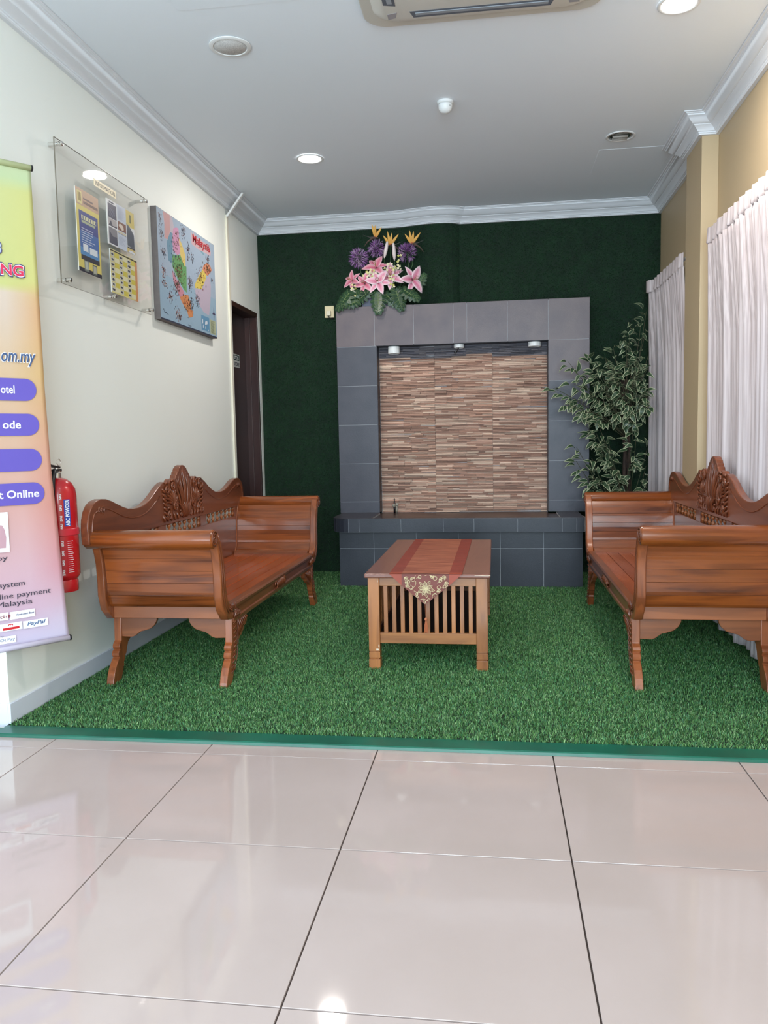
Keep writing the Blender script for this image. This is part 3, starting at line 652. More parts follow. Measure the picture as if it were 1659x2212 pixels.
# hanging point: over the edge and down
def drop(pts, m, name, lift=0.0):
    """pts: (x, s) with s metres below the table's front edge; negative s lies on the top"""
    g = G(); V = []
    def P(x, s, o): 
        if s <= 0: return (x-0.097, TY0-0.004-s-1.6-o*0.3, 0.0025+lift+o)
        return (x-0.097, TY0-0.006-o-lift-1.6-0.003*min(1, s*30), 0.002-s)
    n = len(pts); V = [P(x, s, 0.0012) for x, s in pts]+[P(x, s, 0) for x, s in pts]
    g.mesh(V, [tuple(range(n)), tuple(range(n, 2*n))[::-1]]+[(i, (i+1) % n, n+(i+1) % n, n+i) for i in range(n)]); return g.build(name, m, RU)
drop([(-0.068, -0.035), (-0.068, 0.0), (-0.012, 0.0), (-0.012, -0.035)], C_CORN, 'corner'); drop([(0.262, -0.035), (0.262, 0.0), (0.204, 0.0), (0.204, -0.035)], C_CORN, 'corner')
drop([(-0.068, 0.0005), (-0.012, 0.0005), (-0.012, 0.052)], C_CORN, 'corner'); drop([(0.262, 0.0005), (0.204, 0.0005), (0.204, 0.052)], C_CORN, 'corner')
tipc = drop([(-0.012, 0.0005), (0.204, 0.0005), (0.204, 0.052), (0.094, 0.140), (-0.012, 0.052)], C_TIP, 'embroidered_point')
EMB = mat('cream_embroidery_thread', s2l((226, 206, 164)), 0.5)
g = G(); fy = TY0-0.0145-1.6
def ecurve(pts, r=0.0010): g.tube([(x-0.097, fy, 0.002-s) for x, s in pts], r, 5)
cx0, cs0 = 0.098, 0.066
for k in range(10):
    w = k*PI/5+0.2; ln = 0.042 if k % 2 == 0 else 0.034; wd = 0.0075
    tip = (cx0+ln*math.cos(w), cs0+ln*math.sin(w)); q = (-math.sin(w), math.cos(w))
    for s_ in (-1, 1):
        ecurve([(cx0, cs0), (cx0+ln*0.35*math.cos(w)+q[0]*s_*wd*0.8, cs0+ln*0.35*math.sin(w)+q[1]*s_*wd*0.8), (cx0+ln*0.65*math.cos(w)+q[0]*s_*wd, cs0+ln*0.65*math.sin(w)+q[1]*s_*wd), tip], 0.0010)
    for t_ in (0.3, 0.45, 0.6, 0.75): ecurve([(cx0+ln*(t_-0.1)*math.cos(w), cs0+ln*(t_-0.1)*math.sin(w)), (cx0+ln*t_*math.cos(w)+q[0]*wd*0.5, cs0+ln*t_*math.sin(w)+q[1]*wd*0.5), (cx0+ln*t_*math.cos(w)-q[0]*wd*0.4, cs0+ln*t_*math.sin(w)-q[1]*wd*0.4)], 0.0009)
def inside(x, q): return -0.010 < x < 0.202 and 0.003 < q < 0.138 and (q < 0.052+(x+0.012)/0.106*0.088-0.003 if x < 0.094 else q < 0.052+(0.204-x)/0.110*0.088-0.003)
def scurve(pts, r=0.0011):
    run = []
    for p in pts:
        if inside(*p): run.append(p)
        else:
            if len(run) > 2: ecurve(run, r)
            run = []
    if len(run) > 2: ecurve(run, r)
def swirl(cx, cs, r, a0, turns, tail):
    p = [(cx+r*(1-0.45*i/20)*math.cos(a0+i/20*turns*2*PI), cs+r*(1-0.45*i/20)*math.sin(a0+i/20*turns*2*PI)) for i in range(21)]
    mid = ((tail[0]+p[0][0])/2+(p[0][1]-tail[1])*0.35, (tail[1]+p[0][1])/2-(p[0][0]-tail[0])*0.35)
    arc = [(tail[0]*(1-t)**2+mid[0]*2*t*(1-t)+p[0][0]*t*t, tail[1]*(1-t)**2+mid[1]*2*t*(1-t)+p[0][1]*t*t) for t in [i/8 for i in range(8)]]
    scurve(arc+p)
for a in ((0.040, 0.024, 0.012, 3.0, 1.3, (0.052, 0.004)), (0.032, 0.060, 0.010, 0.0, 1.3, (0.052, 0.030)), (0.140, 0.018, 0.011, 3.6, 1.3, (0.095, 0.006)), (0.158, 0.060, 0.010, 1.0, 1.3, (0.142, 0.090)), (0.184, 0.056, 0.009, 2.0, 1.2, (0.160, 0.066)), (0.112, 0.118, 0.008, 2.5, 1.2, (0.072, 0.116)), (0.072, 0.012, 0.009, 1.0, 1.2, (0.056, 0.018)), (0.058, 0.090, 0.007, 1.0, 1.2, (0.044, 0.076)), (0.140, 0.094, 0.008, 4.0, 1.2, (0.128, 0.108)), (0.165, 0.030, 0.008, 2.0, 1.2, (0.150, 0.040)), (0.020, 0.034, 0.008, 4.0, 1.2, (0.030, 0.046)), (0.094, 0.127, 0.006, 1.0, 1.3, (0.086, 0.118))): swirl(*a)
for cx, cs, ang in ((0.002, 0.014, 0.6), (0.004, 0.036, 0.2), (0.006, 0.056, -0.4), (0.190, 0.010, 2.6), (0.172, 0.014, 2.0), (0.186, 0.034, 1.0), (0.197, 0.048, 1.5), (0.120, 0.008, 0.3), (0.050, 0.100, 0.8), (0.150, 0.075, 0.4)):
    for k in (-1, 0, 1):
        w = ang+k*0.55; ln = 0.017; q = (-math.sin(w), math.cos(w))
        for s_ in (-1, 1): scurve([(cx+ln*t*math.cos(w)+q[0]*s_*0.0035*math.sin(PI*t), cs+ln*t*math.sin(w)+q[1]*s_*0.0035*math.sin(PI*t)) for t in [i/6 for i in range(7)]], 0.0009)
em = g.build('embroidery', EMB, tipc)
g = G(); tx = 0.094-0.097; ty = TY0-0.016-1.6
g.tube([(tx, ty, -0.137), (tx+0.001, ty, -0.165), (tx+0.003, ty, -0.195)], 0.0007, 5)
g.lathe([(0.001, 0), (0.005, 0.002), (0.0065, 0.008), (0.004, 0.014), (0.001, 0.016)], (tx+0.003, ty, -0.211), 10)
for k in range(22):
    w = k*2.4; r_ = 0.009*math.sqrt((k+1)/22); g.tube([(tx+0.003+0.2*r_*math.cos(w), ty+0.2*r_*math.sin(w), -0.209), (tx+0.003+0.7*r_*math.cos(w), ty+min(0.003, 0.6*r_*math.sin(w)), -0.232), (tx+0.003+r_*math.cos(w), ty+min(0.003, 0.7*r_*math.sin(w)), -0.262-0.004*random.random())], 0.0012, 4)
g.build('tassel', mat('tassel_thread', s2l((186, 108, 72)), 0.6), RU)

# ------------------------------------------------------------------ tiled wall fountain
F_ = empty('wall_fountain', (0.17, 3.24, 0.0135)); tag(F_, 'grey tiled wall fountain framing a split stone panel under the flowers', 'fountain')
def Fp(x, y, z): return (x-0.17, y-3.24, z-0.0135)
def fbox(g_, x0, y0, z0, x1, y1, z1, **kw): a = Fp(x0, y0, z0); b = Fp(x1, y1, z1); g_.box(*a, *b, **kw)
FY = 3.13; CY = 3.50; FB = YB-0.018; RX0, RX1, RZ0, RZ1 = -0.467, 0.804, 0.50, 1.782; RYD = 3.62; FT = 2.078
BX0, BX1, CX0_, CX1_ = -0.718, 1.019, -0.776, 1.101
LZ0, LZ1, LYF = 0.421, 0.520, 3.030
g = G()
fbox(g, BX0+0.005, FY+0.002, 0.0135, BX1-0.005, FB, LZ0-0.001); fbox(g, CX0_+0.004, CY+0.002, LZ1, RX0-0.004, FB, FT-0.005); fbox(g, RX1+0.004, CY+0.002, LZ1, CX1_-0.004, FB, FT-0.005)
fbox(g, RX0-0.004, CY+0.002, RZ1+0.004, RX1+0.004, FB, FT-0.005); fbox(g, RX0-0.004, RYD+0.012, LZ0, RX1+0.004, FB, RZ1+0.004)
g.build('core', GROUT_L, F_)
def ftile(x0, z0, x1, z1, m, y0=FY, y1=None, gap=0.0014):
    g = G(); fbox(g, x0+gap, y0, z0+gap, x1-gap, (y0+0.006 if y1 is None else y1), z1-gap); return g.build('tile', m, F_, bevel=0.0008)
xs = [CX0_, -0.483, -0.186, 0.111, 0.211, 0.509, 0.804, CX1_]
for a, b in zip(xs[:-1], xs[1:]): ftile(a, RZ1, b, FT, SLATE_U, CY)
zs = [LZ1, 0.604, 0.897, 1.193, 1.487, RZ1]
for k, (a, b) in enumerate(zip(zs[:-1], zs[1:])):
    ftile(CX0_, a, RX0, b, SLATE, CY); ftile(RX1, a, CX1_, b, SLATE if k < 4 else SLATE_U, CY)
def sidetile(x, y0, z0, y1, z1, m):
    g = G(); fbox(g, x, y0+0.001, z0+0.001, x+0.005, y1-0.001, z1-0.001); g.build('tile', m, F_, bevel=0.0008)
for k, (a, b) in enumerate(zip(zs[:-1]+[RZ1], zs[1:]+[FT])):
    sidetile(CX0_, CY+0.006, a, FB, b, SLATE); sidetile(CX1_-0.005, CY+0.006, a, FB, b, SLATE)
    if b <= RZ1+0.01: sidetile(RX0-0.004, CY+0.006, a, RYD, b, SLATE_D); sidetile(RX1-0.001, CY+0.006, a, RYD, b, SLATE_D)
for a, b in ((RX0, -0.186), (-0.186, 0.111), (0.111, 0.509), (0.509, RX1)):
    g = G(); fbox(g, a+0.001, CY+0.006, RZ1-0.001, b-0.001, RYD, RZ1+0.004); g.build('tile', SLATE_D, F_, bevel=0.0008)
for a, b in zip(xs[:-1], xs[1:]):
    g = G(); fbox(g, a+0.001, CY+0.001, FT-0.005, b-0.001, FB, FT+0.001); g.build('tile', SLATE_U, F_, bevel=0.0008)
bxs = [BX0, -0.463, -0.154, 0.148, 0.445, 0.748, BX1]; bzs = [0.014, 0.292, LZ0]
for a, b in zip(bxs[:-1], bxs[1:]):
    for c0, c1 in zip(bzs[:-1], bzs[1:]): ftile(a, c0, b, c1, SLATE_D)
for c0, c1 in zip(bzs[:-1], bzs[1:]):
    for xx in (BX0, BX1-0.005):
        for y0, y1 in ((FY+0.006, 3.43), (3.43, FB)): sidetile(xx, y0, c0, y1, c1, SLATE_D)
# ledge: rounded left corner, trough behind the rim
def ledge_outline(ins=0.0):
    p = []; cx, cy, r = -0.630, 3.160, 0.130-ins
    for i in range(13):
        w = PI+(PI/2)*i/12; p.append((cx+r*math.cos(w), cy+r*math.sin(w)))
    return p
lo = ledge_outline(0.004); LB = CY-0.001; TX0_, TX1_ = -0.465, 0.862; LX1 = 1.018
g = G(); g.prism([Fp(x, y, 0)[:2] for x, y in [(-0.756, LB)]+lo+[(LX1, LYF+0.004), (LX1, LB)]], LZ0-0.0135, LZ0+0.03-0.0135, 'z')
g.prism([Fp(x, y, 0)[:2] for x, y in [(-0.756, LB)]+lo+[(TX0_, LYF+0.004), (TX0_, LB)]], LZ0+0.03-0.0135, LZ1-0.004-0.0135, 'z')
fbox(g, TX0_, LYF+0.004, LZ0+0.03, TX1_, LYF+0.030, LZ1-0.004); fbox(g, TX1_, LYF+0.004, LZ0+0.03, LX1, LB, LZ1-0.004)
g.build('ledge_core', GROUT_L, F_)
ob = ledge_outline(0.0)
pts = [(-0.760, LB), (-0.760, 3.33)]+[ob[0]]
segs = [(pts[0], pts[1]), (pts[1], pts[2])]+[(ob[i], ob[i+2]) for i in range(0, 12, 2)]
for a, b in segs:
    a, b = Vector((*a, 0)), Vector((*b, 0)); d = (b-a).normalized(); nn = Vector((-d.y, d.x, 0)); a2 = a+d*0.0012; b2_ = b-d*0.0012
    g = G(); q = [a2, b2_, b2_+nn*0.006, a2+nn*0.006]; V = [Fp(p.x, p.y, LZ0+0.001) for p in q]+[Fp(p.x, p.y, LZ1-0.003) for p in q]
    g.mesh(V, [(0, 3, 2, 1), (4, 5, 6, 7), (0, 1, 5, 4), (1, 2, 6, 5), (2, 3, 7, 6), (3, 0, 4, 7)]); g.build('tile', SLATE_D, F_, bevel=0.0008)
lxs = [-0.630, -0.552, -0.252, 0.049, 0.263, 0.564, 0.868, 0.966, LX1+0.001]
for a, b in zip(lxs[:-1], lxs[1:]): ftile(a, LZ0, b, LZ1-0.002, SLATE_D, LYF, LYF+0.006)
SL_TOP = mottled('worn_ledge_tile', s2l((70, 66, 72)), s2l((58, 56, 64)), 9, 0.35, 0.1)
RIMW = mat('worn_white_rim', s2l((150, 146, 150)), 0.5)
g = G(); g.prism([Fp(x, y, 0)[:2] for x, y in [(-0.760, LB)]+ob+[(TX0_-0.001, LYF), (TX0_-0.001, LB)]], LZ1-0.004-0.0135, LZ1+0.001-0.0135, 'z'); g.build('tile', SL_TOP, F_, bevel=0.001)
g = G(); fbox(g, TX0_, LYF, LZ1-0.004, TX1_, LYF+0.030, LZ1+0.0008); g.build('rim_tile', SL_TOP, F_, bevel=0.001)
g = G(); fbox(g, TX1_+0.001, LYF, LZ1-0.004, LX1, LB, LZ1+0.001); g.build('tile', SL_TOP, F_, bevel=0.001)
g = G(); fbox(g, TX0_+0.001, LYF+0.031, LZ0+0.031, TX1_-0.001, LB, LZ1-0.012); fbox(g, RX0, LB, LZ0+0.031, RX1, RYD+0.010, LZ1-0.012); g.build('trough_lining', mottled('stained_trough', s2l((84, 64, 58)), s2l((66, 54, 52)), 6, 0.3), F_)
g = G(); g.mesh([Fp(LX1+0.0004+dx_, y, z) for dx_, y, z in ((0, LYF+0.002, LZ0), (0, LYF+0.14, LZ0), (0, LYF+0.14, LZ1), (0, LYF+0.002, LZ1), (0.022, LYF+0.01, LZ0+0.012), (0.016, LYF+0.12, LZ0+0.006), (0.022, LYF+0.12, LZ1-0.01), (0.028, LYF+0.012, LZ1-0.006))], [(0, 1, 2, 3), (4, 7, 6, 5), (0, 4, 5, 1), (1, 5, 6, 2), (2, 6, 7, 3), (3, 7, 4, 0)])
o = g.build('broken_end', mottled('bare_mortar', s2l((150, 142, 138)), s2l((116, 110, 108)), 30, 0.9, 0.6, 80), F_); o['label'] = 'rough bare mortar where the ledge end lost its tile'
# split stone panel
g = G(); r_ = random.Random(11)
stone_c = [(186, 152, 134), (168, 130, 112), (204, 176, 156), (152, 116, 100), (178, 142, 124), (194, 164, 146), (164, 128, 112)]
cols_x = [RX0+0.002, -0.042, 0.396, RX1-0.002]
z = LZ1-0.010
while z < RZ1-0.002:
    h = r_.choice((0.0095, 0.0115, 0.0135, 0.011)); z1 = min(z+h, RZ1-0.001)
    for cxa, cxb in zip(cols_x[:-1], cols_x[1:]):
        x = cxa
        while x < cxb-0.001:
            w = r_.choice((0.05, 0.09, 0.13, 0.18, 0.24)); x1 = min(x+w, cxb)
            if cxb-x1 < 0.03: x1 = cxb
            d = r_.uniform(0.003, 0.024); c0 = r_.choice(stone_c)
            if z > 1.688+0.008*math.sin(x*9)+(0.012 if r_.random() < 0.3 else 0): c0 = r_.choice([(104, 100, 106), (88, 86, 94), (116, 110, 114)])
            k = r_.uniform(0.9, 1.12); c1 = s2l(tuple(min(255, v*k) for v in c0))
            a = Fp(x+0.0002, 0, 0)[0]; b = Fp(x1-0.0002, 0, 0)[0]; yb = RYD+0.012-3.24; yf = yb-d; za, zb = z-0.0135, z1-0.0135; t1 = r_.uniform(0.002, 0.006)
            V = [(a, yb, za), (b, yb, za), (b, yb, zb), (a, yb, zb), (a+0.0004, yf, za+0.0012), (b-0.0004, yf, za+0.0012), (b-0.0004, yf+t1, zb-0.001), (a+0.0004, yf+t1*0.6, zb-0.001)]
            g.mesh(V, [(4, 5, 6, 7), (0, 1, 5, 4), (1, 2, 6, 5), (2, 3, 7, 6), (3, 0, 4, 7)], 0, c1); x = x1
    z = z1
stuff(g.build('stone_strips', STONE, F_))
# three small can spotlights under the lintel
for k, (x, r0, h, lab) in enumerate(((-0.344, 0.045, 0.054, 'white can spotlight under the left end of the grey lintel'), (0.149, 0.039, 0.027, 'flat white spotlight with a black cable under the middle of the lintel'), (0.707, 0.047, 0.035, 'white can spotlight under the right end of the grey lintel'))):
    e = empty('can_spotlight', (x, 3.557, RZ1-0.0015)); tag(e, lab, 'spotlight', 'spotlights under the lintel')
    g = G(); g.lathe([(r0*0.7, 0), (r0, -0.002), (r0, -h), (r0*0.86, -h-0.002), (r0*0.80, -h+0.006), (0.001, -h+0.010)], (0, 0, 0), 28); g.build('housing', WHITEP, e, auto=True)
    g = G(); g.lathe([(0.001, -h+0.004), (r0*0.7, -h+0.003), (r0*0.7, -h+0.008)], (0, 0, 0), 20); g.build('lens', DARK, e, smooth=True)
    if k == 1:
        g = G(); g.tube([(0, -0.03, -h), (-0.012, -0.035, -h-0.020), (-0.024, -0.035, -h-0.034), (-0.034, -0.034, -h-0.042)], [0.004, 0.005, 0.009, 0.006], 8); g.build('cable', BLACK, e, smooth=True)
e = empty('water_nozzle', (-0.363, 3.575, LZ1-0.0115)); e.scale = (0.75, 0.75, 0.75); tag(e, 'small dark nozzle with a pale round base at the foot of the stone panel', 'nozzle')
g = G(); g.lathe([(0.009, 0), (0.010, 0.05), (0.012, 0.075), (0.007, 0.10), (0.005, 0.135), (0.007, 0.145), (0.003, 0.152)], (0, 0, 0), 12); g.build('spout', BLACK, e, smooth=True)
g = G(); g.lathe([(0.004, 0.062), (0.016, 0.068), (0.019, 0.082), (0.013, 0.096), (0.003, 0.099)], (-0.003, -0.012, 0), 14); g.lathe([(0.003, 0.072), (0.014, 0.078), (0.016, 0.09), (0.011, 0.104), (0.003, 0.107)], (0.026, -0.004, 0), 14); g.lathe([(0.010, 0), (0.012, 0.074)], (0.022, -0.004, 0), 10); g.build('base_knob', mottled('weathered_brass', s2l((170, 162, 148)), s2l((130, 122, 110)), 40, 0.5), e, smooth=True)

# ------------------------------------------------------------------ wall socket with its plug
e = empty('wall_socket', (-0.877, YB-0.018, 2.091)); tag(e, 'cream wall socket with a plug, beside the top left corner of the fountain', 'socket')
g = G(); g.box(-0.037, -0.008, -0.046, 0.037, 0.017, 0.046); g.build('plate', CREAMP, e, bevel=0.003)
g = G(); g.box(-0.020, -0.034, -0.034, 0.016, -0.008, 0.006); pl = g.build('plug', mat('plug_white', s2l((232, 222, 196)), 0.4), e, bevel=0.004)
g = G(); g.box(0.018, -0.011, 0.018, 0.030, -0.008, 0.034); g.build('switch', CREAMP, e, bevel=0.001)
g = G(); g.tube([(-0.002, -0.028, -0.034), (0.004, -0.030, -0.050), (0.020, -0.024, -0.058), (0.036, -0.012, -0.054)], 0.003, 8); g.build('cable', BLACK, pl, smooth=True)

# ------------------------------------------------------------------ cable trunking on the left wall
e = empty('cable_trunking', (XL, 3.02, 0.0135)); tag(e, 'thin cream cable trunking running up the wall beside the brown door', 'trunking')
g = G(); g.box(0.0005, -0.022, 0.001, 0.014, 0.003, 2.655); g.build('upright', CREAMP if False else mat('trunking_cream', s2l((232, 226, 206)), 0.5), e, bevel=0.002)
g = G(); g.box(0.0005, 0.006, 0.001, 0.012, 0.026, 2.645); g.build('upright', mat('trunking_white', s2l((226, 224, 214)), 0.5), e, bevel=0.002)
g = G(); a, b = Vector((0.012, -0.022, 2.645)), Vector((0.150, -0.075, 2.782)); d = (b-a).normalized(); s_ = Vector((0, 1, 0)); s_ = (s_-d*s_.dot(d)).normalized(); u_ = d.cross(s_)
if u_.x < 0: u_ = -u_
V = []
for p in (a, b):
    for si, ui in ((-1, 0), (1, 0), (1, 1), (-1, 1)): V.append(p+s_*0.012*si+u_*0.014*ui)
g.mesh(V, [(0, 1, 2, 3), (4, 7, 6, 5), (0, 4, 5, 1), (1, 5, 6, 2), (2, 6, 7, 3), (3, 7, 4, 0)]); g.build('diagonal_run', mat('trunking_white2', s2l((228, 228, 226)), 0.5), e, bevel=0.002)

# ------------------------------------------------------------------ map canvas
e = empty('map_canvas', (XL, 2.185, 2.073)); tag(e, 'canvas picture map of a coastline on light blue, hanging left of the trunking', 'picture')
hw_, hh = 0.460, 0.305
g = G(); g.box(0.0005, -hw_, -hh, 0.036, hw_, hh); g.build('stretcher', GREYC, e, bevel=0.002)
seaside = (166, 188, 212)
P_ = [(rect(0, 0, 1, 1), seaside), (rect(0.0, 0.0, 1, 0.42), (152, 186, 212)), (rect(0, 0.0, 1, 0.018), (60, 66, 90)),
 ([(0.10, 0.99), (0.24, 0.995), (0.30, 0.80), (0.20, 0.76), (0.14, 0.75), (0.11, 0.90)], (200, 186, 200)), ([(0.098, 0.993), (0.205, 0.997), (0.201, 0.85), (0.161, 0.762), (0.107, 0.75), (0.118, 0.898)], (214, 160, 160)),
 ([(0.201, 0.841), (0.249, 0.843), (0.225, 0.704), (0.221, 0.60), (0.201, 0.552), (0.155, 0.57), (0.139, 0.726)], (110, 156, 184)),
 ([(0.253, 0.894), (0.30, 0.92), (0.34, 0.927), (0.345, 0.80), (0.352, 0.697), (0.307, 0.665), (0.237, 0.679), (0.23, 0.78)], (222, 150, 190)),
 ([(0.341, 0.84), (0.388, 0.794), (0.442, 0.706), (0.433, 0.579), (0.373, 0.578), (0.352, 0.697)], (236, 206, 110)),
 ([(0.221, 0.645), (0.307, 0.661), (0.351, 0.685), (0.41, 0.60), (0.451, 0.60), (0.439, 0.345), (0.388, 0.365), (0.278, 0.46), (0.215, 0.53)], (110, 176, 104)),
 ([(0.211, 0.497), (0.262, 0.439), (0.386, 0.348), (0.399, 0.317), (0.322, 0.271), (0.269, 0.333), (0.218, 0.405)], (216, 140, 160)),
 ([(0.399, 0.317), (0.46, 0.329), (0.502, 0.266), (0.498, 0.203), (0.544, 0.192), (0.532, 0.132), (0.46, 0.108), (0.433, 0.166), (0.349, 0.232), (0.315, 0.269)], (230, 142, 84)),
 ([(0.886, 0.641), (0.905, 0.534), (0.884, 0.365), (0.846, 0.216), (0.743, 0.225), (0.671, 0.276), (0.604, 0.362), (0.592, 0.421), (0.726, 0.458), (0.802, 0.575)], (196, 180, 202)),
 ([(0.829, 0.707), (0.824, 0.636), (0.802, 0.575), (0.717, 0.455), (0.593, 0.434), (0.596, 0.475), (0.659, 0.56), (0.74, 0.656)], (238, 210, 88)),
 ([(0.769, 0.711), (0.842, 0.762), (0.903, 0.753), (0.936, 0.712), (0.849, 0.625), (0.815, 0.634), (0.749, 0.664)], (230, 140, 100)),
 ([(0.553, 0.987), (0.60, 0.94), (0.601, 0.992), (0.65, 0.95), (0.70, 0.96), (0.884, 0.955), (0.93, 0.90), (0.92, 0.856), (0.80, 0.855), (0.713, 0.845), (0.561, 0.857)], (220, 176, 184)),
 ([(0.70, 0.845), (0.76, 0.85), (0.80, 0.83), (0.77, 0.82)], (120, 170, 190)),
 (rect(0.688, 0.04, 0.845, 0.19), (96, 156, 200)), (rect(0.861, 0.032, 0.975, 0.18), (190, 200, 160))]
rr_ = random.Random(5)
for cx, cy, rx, ry, nn_, pal in ((0.075, 0.43, 0.035, 0.06, 26, 0), (0.085, 0.34, 0.04, 0.04, 20, 0), (0.165, 0.24, 0.045, 0.06, 30, 0), (0.285, 0.10, 0.055, 0.07, 36, 0), (0.51, 0.46, 0.045, 0.08, 34, 1), (0.62, 0.33, 0.04, 0.08, 26, 1), (0.05, 0.90, 0.03, 0.07, 16, 1), (0.06, 0.78, 0.035, 0.05, 18, 1), (0.42, 0.93, 0.035, 0.06, 18, 1), (0.30, 0.78, 0.05, 0.12, 20, 2), (0.33, 0.52, 0.09, 0.14, 60, 2), (0.27, 0.37, 0.06, 0.10, 28, 2), (0.45, 0.23, 0.07, 0.09, 30, 2), (0.70, 0.56, 0.08, 0.10, 34, 2), (0.85, 0.70, 0.06, 0.05, 24, 2), (0.49, 0.75, 0.03, 0.10, 22, 1), (0.56, 0.72, 0.03, 0.05, 10, 1), (0.52, 0.26, 0.03, 0.10, 16, 1), (0.08, 0.62, 0.04, 0.05, 14, 1), (0.93, 0.60, 0.02, 0.03, 7, 1), (0.86, 0.80, 0.05, 0.04, 12, 1), (0.24, 0.66, 0.04, 0.12, 14, 3), (0.75, 0.90, 0.14, 0.04, 22, 4)):
    for k in range(int(nn_*2.2)):
        a_ = rr_.gauss(cx, rx*0.5); b_ = rr_.gauss(cy, ry*0.5); s0 = rr_.uniform(0.002, 0.006)
        c_ = rr_.choice([[(120, 40, 44), (60, 50, 60), (180, 160, 150), (90, 60, 50), (210, 200, 190), (150, 70, 60)], [(60, 60, 84), (90, 84, 100), (130, 90, 90), (70, 60, 70)], [(80, 60, 40), (60, 70, 50), (150, 60, 50), (110, 90, 60)], [(60, 90, 120), (90, 130, 150)], [(236, 220, 220), (214, 60, 70), (240, 230, 220), (150, 20, 30)]][pal])
        a_ = min(max(a_, 0.01), 0.99); b_ = min(max(b_, 0.01), 0.985)
        P_.append((blob(a_, b_, s0, s0*1.9, 5, 0.5, k+nn_), c_))
for a_, b_, rx, ry in ((0.71, 0.13, 0.012, 0.03), (0.72, 0.08, 0.008, 0.022), (0.77, 0.12, 0.016, 0.022), (0.79, 0.13, 0.02, 0.02), (0.765, 0.075, 0.008, 0.02), (0.82, 0.055, 0.008, 0.01)): P_.append((blob(a_, b_, rx, ry, 8, 0.3, 3), (214, 226, 240)))
for k in range(11): P_.append((rect(0.872, 0.045+k*0.012, 0.872+0.09*rr_.uniform(0.6, 1), 0.048+k*0.012), (110, 120, 100)))
P_ += [([(0.03, 0.08), (0.05, 0.10), (0.06, 0.07), (0.09, 0.075), (0.12, 0.06), (0.12, 0.063), (0.09, 0.080), (0.062, 0.076), (0.05, 0.107)], (50, 60, 90)), ([(0.94, 0.27), (0.945, 0.33), (0.95, 0.27), (0.98, 0.25), (0.95, 0.245), (0.945, 0.19), (0.94, 0.245), (0.91, 0.25)], (80, 70, 110))]
pp = [([(a_*hw_*2-hw_, b_*hh*2-hh) for a_, b_ in pts_], c_) for pts_, c_ in P_]
pp = [([(min(max(a_, -hw_+0.002), hw_-0.002), min(max(b_, -hh+0.002), hh-0.002)) for a_, b_ in q], c_) for q, c_ in pp]
pr_ = flat('map_print', pp, (0.0362, 0, 0), EY, EZ, EX, e, lift=0.0012)
bpy.context.view_layer.update()
textobj('map_title', 'Malaysia', 0.30, 0.062, (XL+0.0378, 2.185+(0.745-0.5)*0.92, 2.073+(0.915-0.5)*0.61), EY, EZ, EX, mat('brick_red_ink', s2l((176, 30, 44)), 0.5), e, 0.02)
textobj('map_credit', 'Malaysia', 0.05, 0.012, (XL+0.0378, 2.185-0.03, 2.073-0.285), EY, EZ, EX, DARKINK, e)

# ------------------------------------------------------------------ acrylic notice board with leaflets
XB_ = XL+0.040
e = empty('notice_board', (XL, 1.135, 2.07)); tag(e, 'clear acrylic notice board on steel standoffs, holding hotel leaflets', 'notice board')
y0_, y1_, z0_, z1_ = 0.678-1.135, 1.595-1.135, 1.768-2.07, 2.368-2.07
g = G(); g.box(0.040, y0_, z0_, 0.045, y1_, z1_); g.build('acrylic_sheet', ACRYL, e)
g = G(); g.box(0.0399, y0_-0.0006, z0_, 0.0451, y0_, z1_); g.box(0.0399, y0_, z0_-0.0006, 0.0451, y1_, z0_); g.box(0.0399, y0_, z1_, 0.0451, y1_, z1_+0.0006); g.build('acrylic_edge', ACRYL_E, e)
for yy, zz in ((0.709, 2.349), (1.546, 2.349), (0.722, 1.788), (1.139, 1.790), (1.566, 1.791)):
    g = G(); g.lathe([(0.009, 0.0006), (0.009, 0.040)], (0, yy-1.135, zz-2.07), 16, axis='x'); g.lathe([(0.010, 0.0455), (0.0105, 0.050), (0.0105, 0.062), (0.008, 0.065), (0.001, 0.0655)], (0, yy-1.135, zz-2.07), 16, axis='x'); g.build('standoff', CHROME, e, auto=True)
g = G(); g.box(0.0452, 1.005-1.135, 2.268-2.07, 0.0462, 1.225-1.135, 2.302-2.07); lb = g.build('board_label', CREAMP, e)
bpy.context.view_layer.update()
textobj('lettering', 'INFORMATION', 0.195, 0.020, (XL+0.0465, 1.115, 2.285), EY, EZ, EX, DARKINK, lb)
def leaflet(name, y, z, w, h, label, polys, depth=0.004, x=0.0455):
    o = empty(name, (XL+x, y+w/2, z+h/2)); tag(o, label, 'leaflet')
    g = G(); g.box(0.0002, -w/2, -h/2, depth, w/2, h/2); g.build('paper', mat('paper', s2l((226, 224, 216)), 0.6), o, bevel=0.0005)
    flat('leaflet_print', [([(a*w-w/2, b*h-h/2) for a, b in q], c) for q, c in polys], (depth+0.0001, 0, 0), EY, EZ, EX, o, lift=0.0009)
    return o
Yb = []
Yb += [(rect(0, 0, 1, 1), (232, 210, 92)), (rect(0, 0.80, 1, 1), (206, 160, 124)), ([(0.06, 0.82), (0.26, 0.82), (0.26, 0.97), (0.06, 0.97)], (236, 216, 130)), (rect(0.10, 0.21, 0.93, 0.74), (44, 60, 150)), (rect(0.10, 0.21, 0.93, 0.40), (70, 140, 206)), (rect(0.10, 0.30, 0.93, 0.50), (54, 104, 184)), (rect(0.12, 0.15, 0.93, 0.21), (44, 44, 60)), (rect(0, 0, 1, 0.05), (34, 32, 54)), (rect(0.24, 0.02, 0.44, 0.15), (120, 128, 120)), (rect(0.27, 0.045, 0.41, 0.14), (190, 196, 180)), (rect(0.60, 0.01, 0.80, 0.135), (90, 96, 90)), (rect(0.63, 0.03, 0.77, 0.12), (180, 180, 160))]
